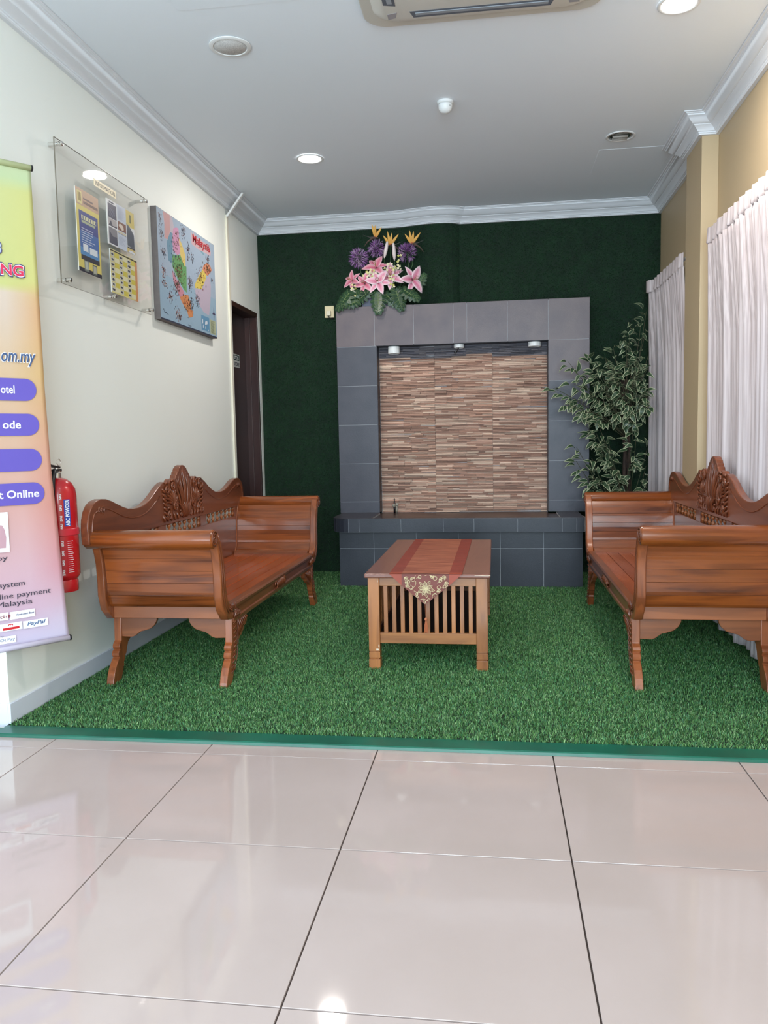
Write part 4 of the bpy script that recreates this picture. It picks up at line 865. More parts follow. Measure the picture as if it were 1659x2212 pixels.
for k in range(7): Yb.append((rect(0.18, 0.53-0.028*k, 0.55+0.3*rr_.random(), 0.539-0.028*k), (196, 206, 230)))
Yb += [(rect(0.2, 0.64, 0.85, 0.69), (226, 220, 150)), (rect(0.2, 0.60, 0.80, 0.63), (180, 190, 150)), (rect(0.22, 0.26, 0.44, 0.35), (226, 232, 240)), (rect(0.5, 0.25, 0.85, 0.33), (220, 230, 240)), (rect(0.32, 0.89, 0.75, 0.91), (110, 80, 80)), (rect(0.32, 0.84, 0.95, 0.87), (120, 84, 70)), (rect(0.10, 0.85, 0.13, 0.95), (150, 120, 50)), (rect(0.15, 0.85, 0.22, 0.95), (150, 120, 50))]
for k in range(12): Yb.append((rect(0.2+0.055*k, 0.645, 0.235+0.055*k, 0.685), (60, 76, 150) if k % 2 else (240, 236, 190)))
leaflet('leaflet', 0.822, 1.850, 0.208, 0.363, 'yellow and blue leaflet at the left of the acrylic board', Yb)
A_ = [(rect(0, 0, 1, 1), (232, 232, 236)), (rect(0.10, 0.60, 0.95, 0.92), (52, 56, 92)), (rect(0.10, 0.42, 0.95, 0.59), (176, 168, 172)), ([(0.1, 0.42), (0.35, 0.55), (0.5, 0.44), (0.95, 0.46), (0.95, 0.42)], (50, 52, 80)), (rect(0.10, 0.03, 0.95, 0.39), (130, 128, 138)), ([(0.15, 0.30), (0.5, 0.20), (0.9, 0.22), (0.95, 0.03), (0.1, 0.03)], (70, 72, 96)), (blob(0.5, 0.955, 0.3, 0.018, 12, 0, 1), (40, 50, 90))]
for k in range(6): A_.append((rect(0.2, 0.80-0.03*k, 0.6+0.25*rr_.random(), 0.806-0.03*k), (140, 146, 180)))
leaflet('leaflet', 1.115, 2.034, 0.101, 0.210, 'narrow white and navy leaflet on the acrylic board, left one of the three', A_)
B_ = [(rect(0, 0, 1, 1), (196, 206, 226)), (rect(0.05, 0.42, 0.97, 0.62), (134, 74, 54)), (blob(0.45, 0.52, 0.28, 0.06, 9, 0.3, 4), (226, 206, 190)), (rect(0.05, 0.36, 0.97, 0.40), (214, 200, 160)), (rect(0.05, 0.34, 0.97, 0.35), (90, 80, 80))]
for k in range(14): B_.append((rect(0.1, 0.94-0.02*k, 0.5+0.4*rr_.random(), 0.945-0.02*k), (150, 160, 190)))
for k in range(7): B_.append((rect(0.1, 0.28-0.03*k, 0.5+0.4*rr_.random(), 0.285-0.03*k), (150, 160, 190)))
leaflet('leaflet', 1.2175, 2.036, 0.096, 0.209, 'pale blue leaflet with a brown photo on the acrylic board, middle one of the three', B_)
C_ = [(rect(0, 0, 1, 1), (224, 226, 230)), (rect(0, 0.62, 1, 1), (224, 200, 96)), (rect(0.42, 0.72, 0.60, 0.92), (110, 110, 60)), ([(0.05, 0.15), (0.05, 0.68), (0.5, 0.60), (0.9, 0.48), (0.95, 0.12)], (96, 104, 120)), (rect(0.05, 0.10, 1, 0.13), (50, 50, 60)), (rect(0.0, 0.0, 1, 0.10), (216, 190, 110)), (blob(0.55, 0.02, 0.4, 0.04, 10, 0, 1), (220, 224, 234))]
for k in range(12): C_.append(([(0.1+0.07*k, 0.16), (0.1+0.07*k, 0.60-0.012*k), (0.115+0.07*k, 0.60-0.012*k), (0.115+0.07*k, 0.16)], (70, 78, 96)))
C_ = [([(min(max(a, 0), 1), min(max(b, 0), 1)) for a, b in q], c) for q, c in C_]
leaflet('leaflet', 1.315, 2.040, 0.091, 0.205, 'yellow topped leaflet with a grey tower on the acrylic board, right one of the three', C_)
D_ = [(rect(0, 0, 1, 1), (228, 214, 130)), (rect(0, 0.955, 1, 0.985), (50, 40, 40)), (rect(0.88, 0, 1, 0.95), (224, 150, 90))]
for r in range(8):
    for q in range(3):
        x_ = 0.02+q*0.30; y_ = 0.03+r*0.115
        D_.append((rect(x_, y_+0.005, x_+0.12, y_+0.095), (206, 204, 196))); D_.append((blob(x_+0.06, y_+0.05, 0.045, 0.03, 6, 0.4, r*3+q), (60, 60, 70)))
        D_.append((rect(x_+0.13, y_, x_+0.29, y_+0.11), (224, 206, 70) if (r+q) % 2 else (232, 226, 176)))
leaflet('leaflet', 1.125, 1.808, 0.292, 0.206, 'yellow leaflet with a grid of small photos under the three narrow ones', D_)

# ------------------------------------------------------------------ hanging banner
BA = Vector((-1.29, 0.33, 0)); BD = Vector((0.62, 0.78, 0)).normalized(); BN = Vector((BD.y, -BD.x, 0)); BW = 0.62
e = empty('hanging_banner', (BA.x, BA.y, 0.30)); tag(e, 'tall yellow to pink printed banner hanging at the left wall corner', 'banner')
def bpt(s, z, o=0.0): return BA+BD*s+BN*o+Vector((0, 0, z-0.0))-Vector((BA.x, BA.y, 0.30))
g = G(); nz_ = 120; nx_ = 40
def lerp(a, b, t_): return tuple(a[i]+(b[i]-a[i])*t_ for i in range(3))
keyL = [(0.30, (216, 206, 240)), (0.36, (226, 206, 238)), (0.46, (232, 186, 210)), (0.62, (236, 184, 196)), (0.85, (240, 176, 166)), (1.05, (238, 186, 156)), (1.35, (238, 196, 150)), (1.58, (236, 208, 186)), (1.655, (238, 212, 190)), (1.67, (224, 226, 130)), (2.02, (224, 226, 140)), (2.07, (206, 226, 166)), (2.13, (214, 226, 170))]
keyR = [(0.30, (222, 210, 240)), (0.40, (230, 206, 230)), (0.60, (234, 150, 160)), (0.85, (232, 140, 122)), (1.05, (236, 160, 128)), (1.35, (236, 184, 110)), (1.58, (238, 172, 110)), (1.64, (236, 180, 110)), (1.70, (230, 222, 120)), (2.02, (226, 222, 124)), (2.07, (206, 226, 166)), (2.13, (214, 226, 170))]
def key(K, z):
    for (a, ca), (b, cb) in zip(K[:-1], K[1:]):
        if z <= b: return lerp(ca, cb, max(0, min(1, (z-a)/(b-a))))
    return K[-1][1]
zt, zb_ = 2.112, 0.322
for i in range(nz_):
    for j in range(nx_):
        z0 = zb_+(zt-zb_)*i/nz_; z1 = zb_+(zt-zb_)*(i+1)/nz_
        def se(z, t_): return float(np.interp(z, [0.32, 0.516, 0.815, 0.959, 1.052, 1.29, 1.508, 1.715, 1.886, 2.102], [0.024, 0.0138, 0.0, -0.0095, -0.0125, -0.0175, -0.0185, -0.0195, -0.022, -0.0245]))+(-BW)*t_
        t0, t1 = j/nx_, (j+1)/nx_
        bc = lambda t_, z: s2l(tuple(v*0.93 for v in mute(lerp(key(keyR, z), key(keyL, z), min(1, t_*5)**0.8))))
        wv = lambda z, t_: 0.0010*math.sin(t_*13+z*2)+0.0008*math.sin(t_*9-z*5)
        g.face([bpt(se(z0, t0), z0, wv(z0, t0)), bpt(se(z0, t1), z0, wv(z0, t1)), bpt(se(z1, t1), z1, wv(z1, t1)), bpt(se(z1, t0), z1, wv(z1, t0))], 0, [bc(t0, z0), bc(t1, z0), bc(t1, z1), bc(t0, z1)])
me = g.data('banner_cloth', CLOTHPRINT); bm = bmesh.new(); bm.from_mesh(me); bmesh.ops.remove_doubles(bm, verts=bm.verts, dist=1e-5); bmesh.ops.recalc_face_normals(bm, faces=bm.faces)
if sum((f.normal.dot(BN) for f in bm.faces)) < 0: bmesh.ops.reverse_faces(bm, faces=bm.faces)
bm.to_mesh(me); bm.free(); me.polygons.foreach_set('use_smooth', [True]*len(me.polygons))
bo = link('banner_cloth', me, e); so = bo.modifiers.new('thickness', 'SOLIDIFY'); so.thickness = 0.0008; so.offset = -1
for z, se_, c_ in ((2.116, -0.025, (196, 208, 160)), (0.316, 0.024, (206, 198, 218))):
    g = G(); g.tube([bpt(se_, z), bpt(se_-BW, z)], 0.0115, 14); rod = g.build('rod_sleeve', mat('sleeve', s2l(c_), 0.4), e, smooth=True)
    g = G(); g.tube([bpt(se_, z), bpt(se_+0.007, z)], 0.0118, 14); g.tube([bpt(se_-BW, z), bpt(se_-BW-0.007, z)], 0.0118, 14); g.build('end_cap', BLACK, rod)
g = G(); g.tube([bpt(-0.31, 2.127), bpt(-0.31, 2.20, -0.02), Vector((-1.56, YC-0.002, 2.26))-Vector((BA.x, BA.y, 0.30))], 0.0015, 5); g.tube([bpt(-0.55, 2.127), Vector((-1.62, YC-0.002, 2.26))-Vector((BA.x, BA.y, 0.30))], 0.0015, 5); g.build('hanging_cord', mat('cord', s2l((200, 200, 200)), 0.6), e)
bpy.context.view_layer.update()
def bw(s, z, o=0.0): return BA+BD*s+BN*o+Vector((0, 0, z))
def btext(body, sr, zc, w, h, m, off=0.006, **kw): return textobj('lettering', body, w, h, bw(sr, zc, off), BD, EZ, BN, m, e, align='RIGHT', **kw)
btext('NG', -0.068, 1.730, 0.092, 0.052, BLUEINK, 0.0052, bold=0.075); btext('NG', -0.0715, 1.730, 0.085, 0.045, WHITEINK, 0.0056, bold=0.05); btext('NG', -0.074, 1.730, 0.081, 0.040, REDINK, 0.0060, bold=0.03)
btext('8', -0.146, 1.806, 0.030, 0.048, BLUEINK, 0.0056, bold=0.06); btext('8', -0.149, 1.806, 0.024, 0.041, mat('lilac_ink', s2l((170, 180, 220)), 0.5), 0.006, bold=0.01)
btext('om.my', -0.046, 1.402, 0.128, 0.052, WHITEINK, 0.0052, bold=0.04, shear=0.25); btext('om.my', -0.047, 1.402, 0.125, 0.048, mat('blue_grey_ink', s2l((62, 84, 124)), 0.5), 0.0058, bold=0.015, shear=0.25)
PILL = mat('violet_ink', s2l((98, 84, 176)), 0.5)
for (sR, zc, hh_, tx_, tr, w_, th_) in ((-0.051, 1.291, 0.083, 'otel', -0.131, 0.050, 0.030), (-0.048, 1.160, 0.082, 'ode', -0.116, 0.066, 0.030), (-0.045, 1.027, 0.084, '', 0, 0, 0), (-0.042, 0.899, 0.083, 't Online', -0.063, 0.148, 0.030)):
    g = G(); r0 = hh_/2; pts_ = [(sR-r0+r0*math.cos(w), zc+r0*math.sin(w)) for w in [-PI/2+PI*i/14 for i in range(15)]]+[(-0.575+r0-r0*math.cos(w), zc+r0*math.sin(w)) for w in [PI/2-PI*i/14 for i in range(15)]]
    g.face([bpt(s, z, 0.0045) for s, z in pts_]); g.build('pill_panel', PILL, e)
    if tx_: btext(tx_, tr, zc, w_, th_, WHITEINK, 0.0055, bold=0.02)
g = G(); g.face([bpt(s, z, 0.0045) for s, z in ((-0.183, 0.684), (-0.183, 0.834), (-0.33, 0.834), (-0.33, 0.684))]); pc = g.build('picture_panel', WHITEINK, e)
g = G(); g.face([bpt(s, z, 0.0052) for s, z in [(-0.197+0.0*k, 0) for k in range(0)]+[(-0.196, 0.70), (-0.193, 0.74), (-0.198, 0.77), (-0.205, 0.785), (-0.225, 0.79), (-0.30, 0.78), (-0.31, 0.70)]]); g.build('picture_shape', mat('dusty_pink_ink', s2l((190, 150, 160)), 0.5), pc)
for body, sR, zc, w_, h_ in (('by', -0.193, 0.660, 0.038, 0.024), ('system', -0.136, 0.555, 0.094, 0.022), ('line payment', -0.040, 0.514, 0.190, 0.026), ('Malaysia', -0.112, 0.484, 0.130, 0.026)):
    btext(body, sR, zc, w_, h_, DARKINK, 0.0055)
for s0, s1, z0, z1 in ((-0.30, -0.204, 0.427, 0.456), (-0.197, -0.104, 0.425, 0.4545), (-0.24, -0.154, 0.384, 0.413), (-0.151, -0.057, 0.382, 0.411), (-0.26, -0.180, 0.337, 0.364)):
    g = G(); g.face([bpt(s, z, 0.0045) for s, z in ((s0, z0), (s1, z0), (s1, z1), (s0, z1))]); g.build('logo_panel', WHITEINK, e)
btext('clicks', -0.207, 0.441, 0.040, 0.014, mat('maroon_ink', s2l((130, 30, 40)), 0.5), 0.0055, shear=0.3); btext('HongLeong Bank', -0.107, 0.440, 0.068, 0.010, BLUEINK, 0.0055, bold=0.02)
btext('\u221e', -0.188, 0.405, 0.018, 0.009, REDINK2, 0.0055, bold=0.03)
g = G(); g.face([bpt(s, z, 0.0050) for s, z in ((-0.226, 0.388), (-0.165, 0.388), (-0.165, 0.397), (-0.226, 0.397))]); g.build('red_bar', REDINK2, e)
btext('PayPal', -0.066, 0.397, 0.070, 0.019, STEELINK, 0.0055, bold=0.02, shear=0.25); btext('MOLPay', -0.184, 0.350, 0.070, 0.013, STEELINK, 0.0055); btext('by', -0.224, 0.366, 0.012, 0.007, DARKINK, 0.0055, shear=0.2)
g = G(); 
for k in range(4): g.tube([bpt(-0.200+0.004*math.cos(w*PI/2+0.4), 0.440+0.004*math.sin(w*PI/2+0.4), 0.005) for w in (k-0.5, k, k+0.5)], 0.0014, 5)
g.build('emblem', mat('maroon_ink2', s2l((150, 40, 60)), 0.5), e)

# ------------------------------------------------------------------ fire extinguisher
ex, ey = -1.376, 0.500
e = empty('fire_extinguisher', (ex, ey, 0.475)); tag(e, 'red dry powder fire extinguisher on the left wall, behind the hanging banner', 'fire extinguisher')
g = G(); g.lathe([(0.050, 0.0), (0.060, 0.001), (0.062, 0.006), (0.062, 0.042), (0.058, 0.050), (0.066, 0.060), (0.072, 0.072), (0.072, 0.395), (0.068, 0.425), (0.055, 0.450), (0.036, 0.466), (0.016, 0.472)], (0, 0, 0), 36); g.build('cylinder', RED, e, auto=True)
g = G(); g.lathe([(0.016, 0.470), (0.016, 0.492), (0.011, 0.496), (0.011, 0.520), (0.004, 0.522)], (0, 0, 0), 16); g.build('valve', STEEL, e, auto=True)
g = G(); g.box(-0.012, -0.075, 0.500, 0.012, 0.020, 0.508); g.prism([(-0.085, 0.523), (0.010, 0.511), (0.014, 0.517), (-0.085, 0.533)], -0.011, 0.011, 'x'); g.build('handle', BLACK, e, bevel=0.001)
g = G(); g.tube([(0.0, 0.018+0.014*math.cos(w), 0.535+0.014*math.sin(w)) for w in [2*PI*i/16 for i in range(16)]], 0.0016, 6, closed=True); g.tube([(0.0, 0.014, 0.500), (0, 0.030, 0.500)], 0.006, 8); g.build('pull_ring', CHROME, e, smooth=True)
g = G(); hq = [(0.004, 0.496), (0.040, 0.503), (0.070, 0.470), (0.082, 0.400), (0.085, 0.320), (0.086, 0.240), (0.084, 0.180), (0.082, 0.110)]; ha = [-1.1, -1.25, -1.28, -1.30, -1.30, -1.32, -1.38, -1.5]
g.tube([(q[0]*math.cos(a), q[0]*math.sin(a), q[1]) for q, a in zip(hq, ha)], [0.008, 0.009, 0.0095, 0.0095, 0.0095, 0.0095, 0.009, 0.006], 12); g.build('hose', BLACK, e, smooth=True)
g = G(); g.lathe([(0.0725, 0.235), (0.0755, 0.238), (0.0755, 0.262), (0.0725, 0.265)], (0, 0, 0), 36); g.box(-0.0835, -0.02, 0.236, -0.070, 0.02, 0.264); g.build('strap', mat('red_strap', s2l((196, 36, 52)), 0.35), e, auto=True)
def wrapped(a0, a1, z0, z1, r, m, name, par):
    g = G(); n = 8
    for i in range(n):
        w0 = a0+(a1-a0)*i/n; w1 = a0+(a1-a0)*(i+1)/n
        g.face([(r*math.cos(w0), r*math.sin(w0), z0), (r*math.cos(w1), r*math.sin(w1), z0), (r*math.cos(w1), r*math.sin(w1), z1), (r*math.cos(w0), r*math.sin(w0), z1)])
    return g.build(name, m, par)
ANG = -0.45   # direction facing the camera, roughly
lbl = wrapped(-0.78, -0.42, 0.275, 0.385, 0.0724, mat('blue_label', s2l((40, 70, 160)), 0.4), 'label_panel', e)
bpy.context.view_layer.update()
nv = Vector((math.cos(-0.60), math.sin(-0.60), 0)); tv = Vector((-nv.y, nv.x, 0))
textobj('lettering', 'ABC POWDER', 0.106, 0.017, Vector((ex, ey, 0.475+0.33))+nv*0.0735, EZ, -tv, nv, WHITEINK, lbl, 0.03)
for k, z in enumerate((0.395, 0.350, 0.308, 0.275, 0.205, 0.165, 0.125, 0.085)):
    nv2 = Vector((math.cos(-0.95), math.sin(-0.95), 0)); tv2 = Vector((-nv2.y, nv2.x, 0))
    textobj('lettering', 'SRI', 0.022, 0.009, Vector((ex, ey, 0.475+z))+nv2*0.0728, EZ, -tv2, nv2, WHITEINK, e, 0.03)
for k in range(16): wrapped(-0.68, -0.34-0.1*((k*7) % 3)/3, 0.085+k*0.0085, 0.0865+k*0.0085, 0.0723, WHITEINK, 'small_print', e)

# ------------------------------------------------------------------ ceiling fittings
def downlight(x, y, lit, label):
    e = empty('downlight', (x, y, ZC-0.0016)); tag(e, label, 'downlight', 'round ceiling downlights')
    g = G(); R0 = 0.084
    prof = [(R0, 0.0), (R0, -0.004), (R0-0.004, -0.006), (R0-0.014, -0.005), (R0-0.016, 0.0)]
    V = []; F = []; n = 40
    for r, z in prof:
        for j in range(n): V.append((r*math.cos(2*PI*j/n), r*math.sin(2*PI*j/n), z))
    for i in range(len(prof)-1):
        for j in range(n): F.append((i*n+j, i*n+(j+1) % n, (i+1)*n+(j+1) % n, (i+1)*n+j))
    g.mesh(V, F); g.build('rim', WHITEP, e, smooth=True)
    if lit:
        g = G(); g.lathe([(R0-0.015, -0.001), (R0-0.016, -0.003), (0.001, -0.0035)], (0, 0, 0), 40); g.build('diffuser', LAMP, e, smooth=True)
    else:
        g = G(); n = 32; prof = [(R0-0.015, -0.002), (R0-0.018, -0.0005), (R0-0.026, -0.0015)]; V = []; F = []
        g.lathe([(R0-0.015, -0.0015), (R0-0.030, -0.0025), (0.001, -0.0028)], (0, 0, 0), 32); g.build('reflector', mat('satin_reflector', (0.35, 0.33, 0.3), 0.25, 1.0), e, smooth=True)
        for k in range(2):
            yy = -0.018+0.036*k
            g = G(); g.tube([(-0.045, yy, -0.010), (0.040, yy, -0.010)], 0.007, 10); g.build('lamp_tube', mat('grey_lamp_tube', s2l((150, 146, 140)), 0.3), e, smooth=True)
for k, (x, y) in enumerate(DOWNLIGHTS_LIT[:2]): downlight(x, y, True, ['lit round downlight at the back left of the ceiling', 'lit round downlight at the front right of the ceiling', 'lit round downlight in the ceiling above the entrance tiles'][k])
downlight(1.146, 2.398, False, 'unlit round downlight at the back right of the ceiling')
e = empty('ceiling_speaker', (-0.726, 0.974, ZC-0.0016)); tag(e, 'round white ceiling speaker with a grey grille, front left', 'speaker')
g = G(); g.lathe([(0.092, 0.0), (0.092, -0.004), (0.086, -0.007), (0.074, -0.007), (0.072, -0.003), (0.001, -0.003)], (0, 0, 0), 40); g.build('rim', WHITEP, e, auto=True)
g = G(); g.lathe([(0.071, -0.0032), (0.069, -0.0055), (0.001, -0.0062)], (0, 0, 0), 40); g.build('grille', GRILLE, e, smooth=True)
e = empty('smoke_detector', (0.170, 1.735, ZC-0.0002)); tag(e, 'small white dome detector in the middle of the ceiling', 'detector')
g = G(); g.lathe([(0.042, 0.0), (0.042, -0.010), (0.038, -0.014)], (0, 0, 0), 32); g.build('base', WHITEP, e, auto=True)
g = G(); g.lathe([(0.036, -0.014), (0.037, -0.022), (0.034, -0.038), (0.026, -0.050), (0.014, -0.057), (0.001, -0.059)], (0, 0, 0), 32); g.build('dome', WHITEP, e, smooth=True)
g = G(); g.lathe([(0.003, 0.0), (0.003, -0.003)], (0.024, -0.024, -0.028), 8); g.build('indicator', DARK, e)
# air conditioner cassette
e = empty('ceiling_air_conditioner', (0.37, 0.43, ZC-0.0016)); tag(e, 'white square ceiling air conditioner cassette above the front of the alcove', 'air conditioner')
def rrect(h, r, n=8):
    p = []
    for cx, cy, a0 in ((h-r, h-r, 0), (-h+r, h-r, PI/2), (-h+r, -h+r, PI), (h-r, -h+r, 3*PI/2)):
        for i in range(n+1): w = a0+PI/2*i/n; p.append((cx+r*math.cos(w), cy+r*math.sin(w)))
    return p
ACW = mat('ac_white', s2l((222, 220, 212)), 0.4); ACO = mat('ac_border', s2l((196, 192, 182)), 0.45)
g = G(); g.prism(rrect(0.478, 0.10), 0.0, -0.014, 'z'); g.build('border', ACO, e, bevel=0.006)
g = G(); A1 = rrect(0.432, 0.10); A2 = rrect(0.405, 0.085); n = len(A1)
g.mesh([(x, y, -0.0145) for x, y in A1]+[(x, y, -0.030) for x, y in A2], [(i, (i+1) % n, n+(i+1) % n, n+i) for i in range(n)]+[tuple(range(n, 2*n))]); g.build('face_panel', ACW, e, auto=True)
for k in range(4):
    a = k*PI/2; c, s_ = math.cos(a), math.sin(a)
    def rot(p): return (p[0]*c-p[1]*s_, p[0]*s_+p[1]*c, p[2])
    g = G(); q = [(-0.285, 0.335), (-0.272, 0.382), (0.272, 0.382), (0.285, 0.335)]
    g.mesh([rot((x, y, -0.0302)) for x, y in q]+[rot((x, y, -0.0312)) for x, y in q], [(0, 1, 2, 3), (4, 7, 6, 5), (0, 4, 5, 1), (1, 5, 6, 2), (2, 6, 7, 3), (3, 7, 4, 0)]); sl = g.build('air_slot', mat('slot_shade', s2l((92, 98, 108)), 0.5), e)
    g = G(); q = [(-0.262, 0.346), (-0.262, 0.366), (0.262, 0.366), (0.262, 0.346)]
    g.mesh([rot((x, y, -0.0313)) for x, y in q]+[rot((x, y, -0.034 if y < 0.35 else -0.0325)) for x, y in q], [(0, 1, 2, 3), (4, 7, 6, 5), (0, 4, 5, 1), (1, 5, 6, 2), (2, 6, 7, 3), (3, 7, 4, 0)]); g.build('louvre', mat('louvre_grey', s2l((150, 156, 164)), 0.4), sl)
    g = G(); g.mesh([rot((x, y, z)) for x, y in ((0.335, 0.335), (0.375, 0.345), (0.385, 0.375), (0.345, 0.375)) for z in (-0.0295, -0.0308)], [(0, 2, 4, 6), (1, 7, 5, 3), (0, 1, 3, 2), (2, 3, 5, 4), (4, 5, 7, 6), (6, 7, 1, 0)]); g.build('corner_cover', mat('corner_shade', s2l((150, 146, 150)), 0.4), e)
gr = G(); gr.box(-0.25, -0.25, -0.0312, 0.25, 0.25, -0.0302); gr.build('intake_recess', mat('intake_shade', s2l((130, 134, 138)), 0.6), e)
g = G()
for k in range(25): g.box(-0.25, -0.248+k*0.0202, -0.0335, 0.25, -0.238+k*0.0202, -0.0312)
for k in range(5): g.box(-0.25+k*0.12, -0.25, -0.0338, -0.24+k*0.12, 0.25, -0.0312)
g.build('intake_grille', ACW, e)

# ------------------------------------------------------------------ curtains
def curtain(name, label, ya, yb, z0, z1, xb, seed, pleats, body_spread, flare=0.0):
    e = empty(name, (xb, (ya+yb)/2, 0.02)); tag(e, label, 'curtain', 'white sheer curtains on the right wall'); r = random.Random(seed)
    yc = (ya+yb)/2; zo = 0.02; Lh = yb-ya; hb = z1-0.085
    g = G(); ny = pleats*8; rows = [z1, z1-0.004, z1-0.03, z1-0.06, hb+0.006, hb]
    def hx(t_, k):
        ph = (t_*pleats) % 1.0; a = (abs(ph-0.5)*2)**0.7; return -(0.016+0.010*k/5)*(1-a)+0.004*math.sin(t_*57)
    V = []; F = []
    for k, z in enumerate(rows):
        for i in range(ny+1):
            t_ = i/ny; sq = 0.10*math.sin(2*PI*t_*pleats)*(1/pleats)*(k/5)
            V.append((hx(t_, k)+(0.008 if k == 5 else 0)-flare*max(0, (t_-0.88)/0.12)**1.5, ya+(t_+sq)*Lh-yc, z-zo))
    for k in range(len(rows)-1):
        for i in range(ny): F.append((k*(ny+1)+i, k*(ny+1)+i+1, (k+1)*(ny+1)+i+1, (k+1)*(ny+1)+i))
    g.mesh(V, F); o = g.build('pleated_header', SHEER, e, smooth=True); m_ = o.modifiers.new('t', 'SOLIDIFY'); m_.thickness = 0.003
    g = G(); ny = pleats*14; rows = [hb+0.004, hb-0.03, hb-0.10, hb-0.25, hb-0.5, hb-0.9, hb-1.3, hb-1.7, z0+0.03, z0]; V = []; F = []
    ph = [r.uniform(0, 6) for _ in range(6)]
    for k, z in enumerate(rows):
        dn = min(1.0, (hb-z)/0.6); 
        for i in range(ny+1):
            t_ = i/ny; f1 = math.sin(2*PI*t_*pleats+ph[0])*0.010*(1-0.45*dn); f2 = math.sin(2*PI*t_*pleats*0.37+ph[1]+0.5*dn)*0.020*dn; f3 = math.sin(2*PI*t_*pleats*2.3+ph[2]+dn)*0.004; f4 = 0.010*dn*math.sin(2*PI*t_*pleats*0.71+ph[3]-0.4*dn)
            V.append((-0.006+0.042*dn-flare*(0.75+0.5*dn)*max(0, (t_-0.88)/0.12)**1.5+(f1+f2)*0.7+f3+f4, ya-yc+t_*Lh+body_spread*dn*(t_-0.5)*2, z-zo))
    for k in range(len(rows)-1):
        for i in range(ny): F.append((k*(ny+1)+i, k*(ny+1)+i+1, (k+1)*(ny+1)+i+1, (k+1)*(ny+1)+i))
    g.mesh(V, F); o = g.build('sheer_cloth', SHEER, e, smooth=True); m_ = o.modifiers.new('t', 'SOLIDIFY'); m_.thickness = 0.0012
    g = G(); g.tube([(0.020, ya-yc-0.01, z1-0.03-zo), (0.020, yb-yc+0.01, z1-0.03-zo)], 0.008, 10)
    for y in (ya-yc+0.03, yb-yc-0.03): g.box(0.020, y-0.008, z1-0.038-zo, XR-xb-0.0006, y+0.008, z1-0.022-zo)
    g.build('curtain_rail', WHITEP, e, auto=True)
curtain('sheer_curtain', 'white sheer curtain left of the wall pier, beside the ficus', 2.62, 3.54, 0.05, 2.178, 1.556, 3, 10, 0.03, 0.055)
curtain('sheer_curtain', 'long white sheer curtain right of the wall pier, behind the right bench', 0.30, 2.06, 0.045, 2.172, 1.566, 8, 19, 0.06)
# folded end of the far curtain
g = G()

# ------------------------------------------------------------------ ficus
FX, FYY = 1.345, 3.40
e = empty('artificial_ficus', (FX, FYY, 0.0135)); tag(e, 'artificial ficus with cream edged leaves in the corner right of the fountain', 'plant')
BARK = mottled('ficus_bark', s2l((72, 54, 44)), s2l((48, 36, 30)), 25, 0.85, 0.5, 90)
g = G(); g.lathe([(0.10, 0.0), (0.12, 0.004), (0.155, 0.24), (0.165, 0.26), (0.160, 0.27), (0.145, 0.262), (0.140, 0.235), (0.001, 0.235)], (0, 0, 0), 32); g.build('pot', mottled('dark_pot', s2l((70, 52, 44)), s2l((58, 44, 38)), 8, 0.5), e, auto=True)
stems = []
for k in range(3):
    w = k*2.1; pts = []
    for i in range(16):
        z = 0.23+i*0.082; pts.append(Vector((0.020*math.cos(w+i*0.45)+0.012*math.sin(i*0.3), 0.020*math.sin(w+i*0.45), z)))
    stems.append(pts); g = G(); g.tube(pts, [0.017-0.0006*i for i in range(16)], 10); g.build('stem', BARK, e, smooth=True)
LEAFG = mottled('ficus_leaf_green', s2l((66, 88, 58)), s2l((42, 64, 46)), 30, 0.4); LEAFC = mat('ficus_leaf_edge', s2l((190, 196, 158)), 0.45)
def leafmesh(i, l=1.0, w=0.52, curl=0.25, mats=(LEAFG, LEAFC)):
    g = G(); n = 7; r = random.Random(i); tw = r.uniform(-0.25, 0.25)
    out = []
    for s_ in (-1, 1):
        for k in range(n+1):
            t_ = k/n; hw = w/2*math.sin(PI*t_**0.80)**0.9*(1-0.35*t_) if 0 < k < n else 0; out.append((s_, t_, hw))
    def P(t_, y): return (t_*l, y, -curl*l*(t_-0.35)**2*1.2+0.16*abs(y)+tw*y*t_)
    for s_ in (-1, 1):
        rows = [(t_, hw) for q, t_, hw in out if q == s_]
        for (t0, h0), (t1, h1) in zip(rows[:-1], rows[1:]):
            i0, i1 = max(0, h0-0.040*l), max(0, h1-0.040*l)
            q = [P(t0, 0), P(t1, 0), P(t1, s_*i1), P(t0, s_*i0)]
            if i0 > 0 or i1 > 0: g.face(q if i0 > 0 and i1 > 0 else ([P(t0, 0), P(t1, 0), P(t1, s_*i1)] if i1 > 0 else [P(t0, 0), P(t1, 0), P(t0, s_*i0)]), 0)
            q = [P(t0, s_*i0), P(t1, s_*i1), P(t1, s_*h1), P(t0, s_*h0)]
            if h0 == 0: q = [P(t0, 0), P(t1, s_*i1), P(t1, s_*h1)]
            elif h1 == 0: q = [P(t0, s_*i0), P(t1, 0), P(t0, s_*h0)]
            g.face(q, 1)
    return g.data('leaf', list(mats), True)
LM = [leafmesh(i, curl=c) for i, c in enumerate((0.15, 0.45, 0.8, 0.3, 1.1))]
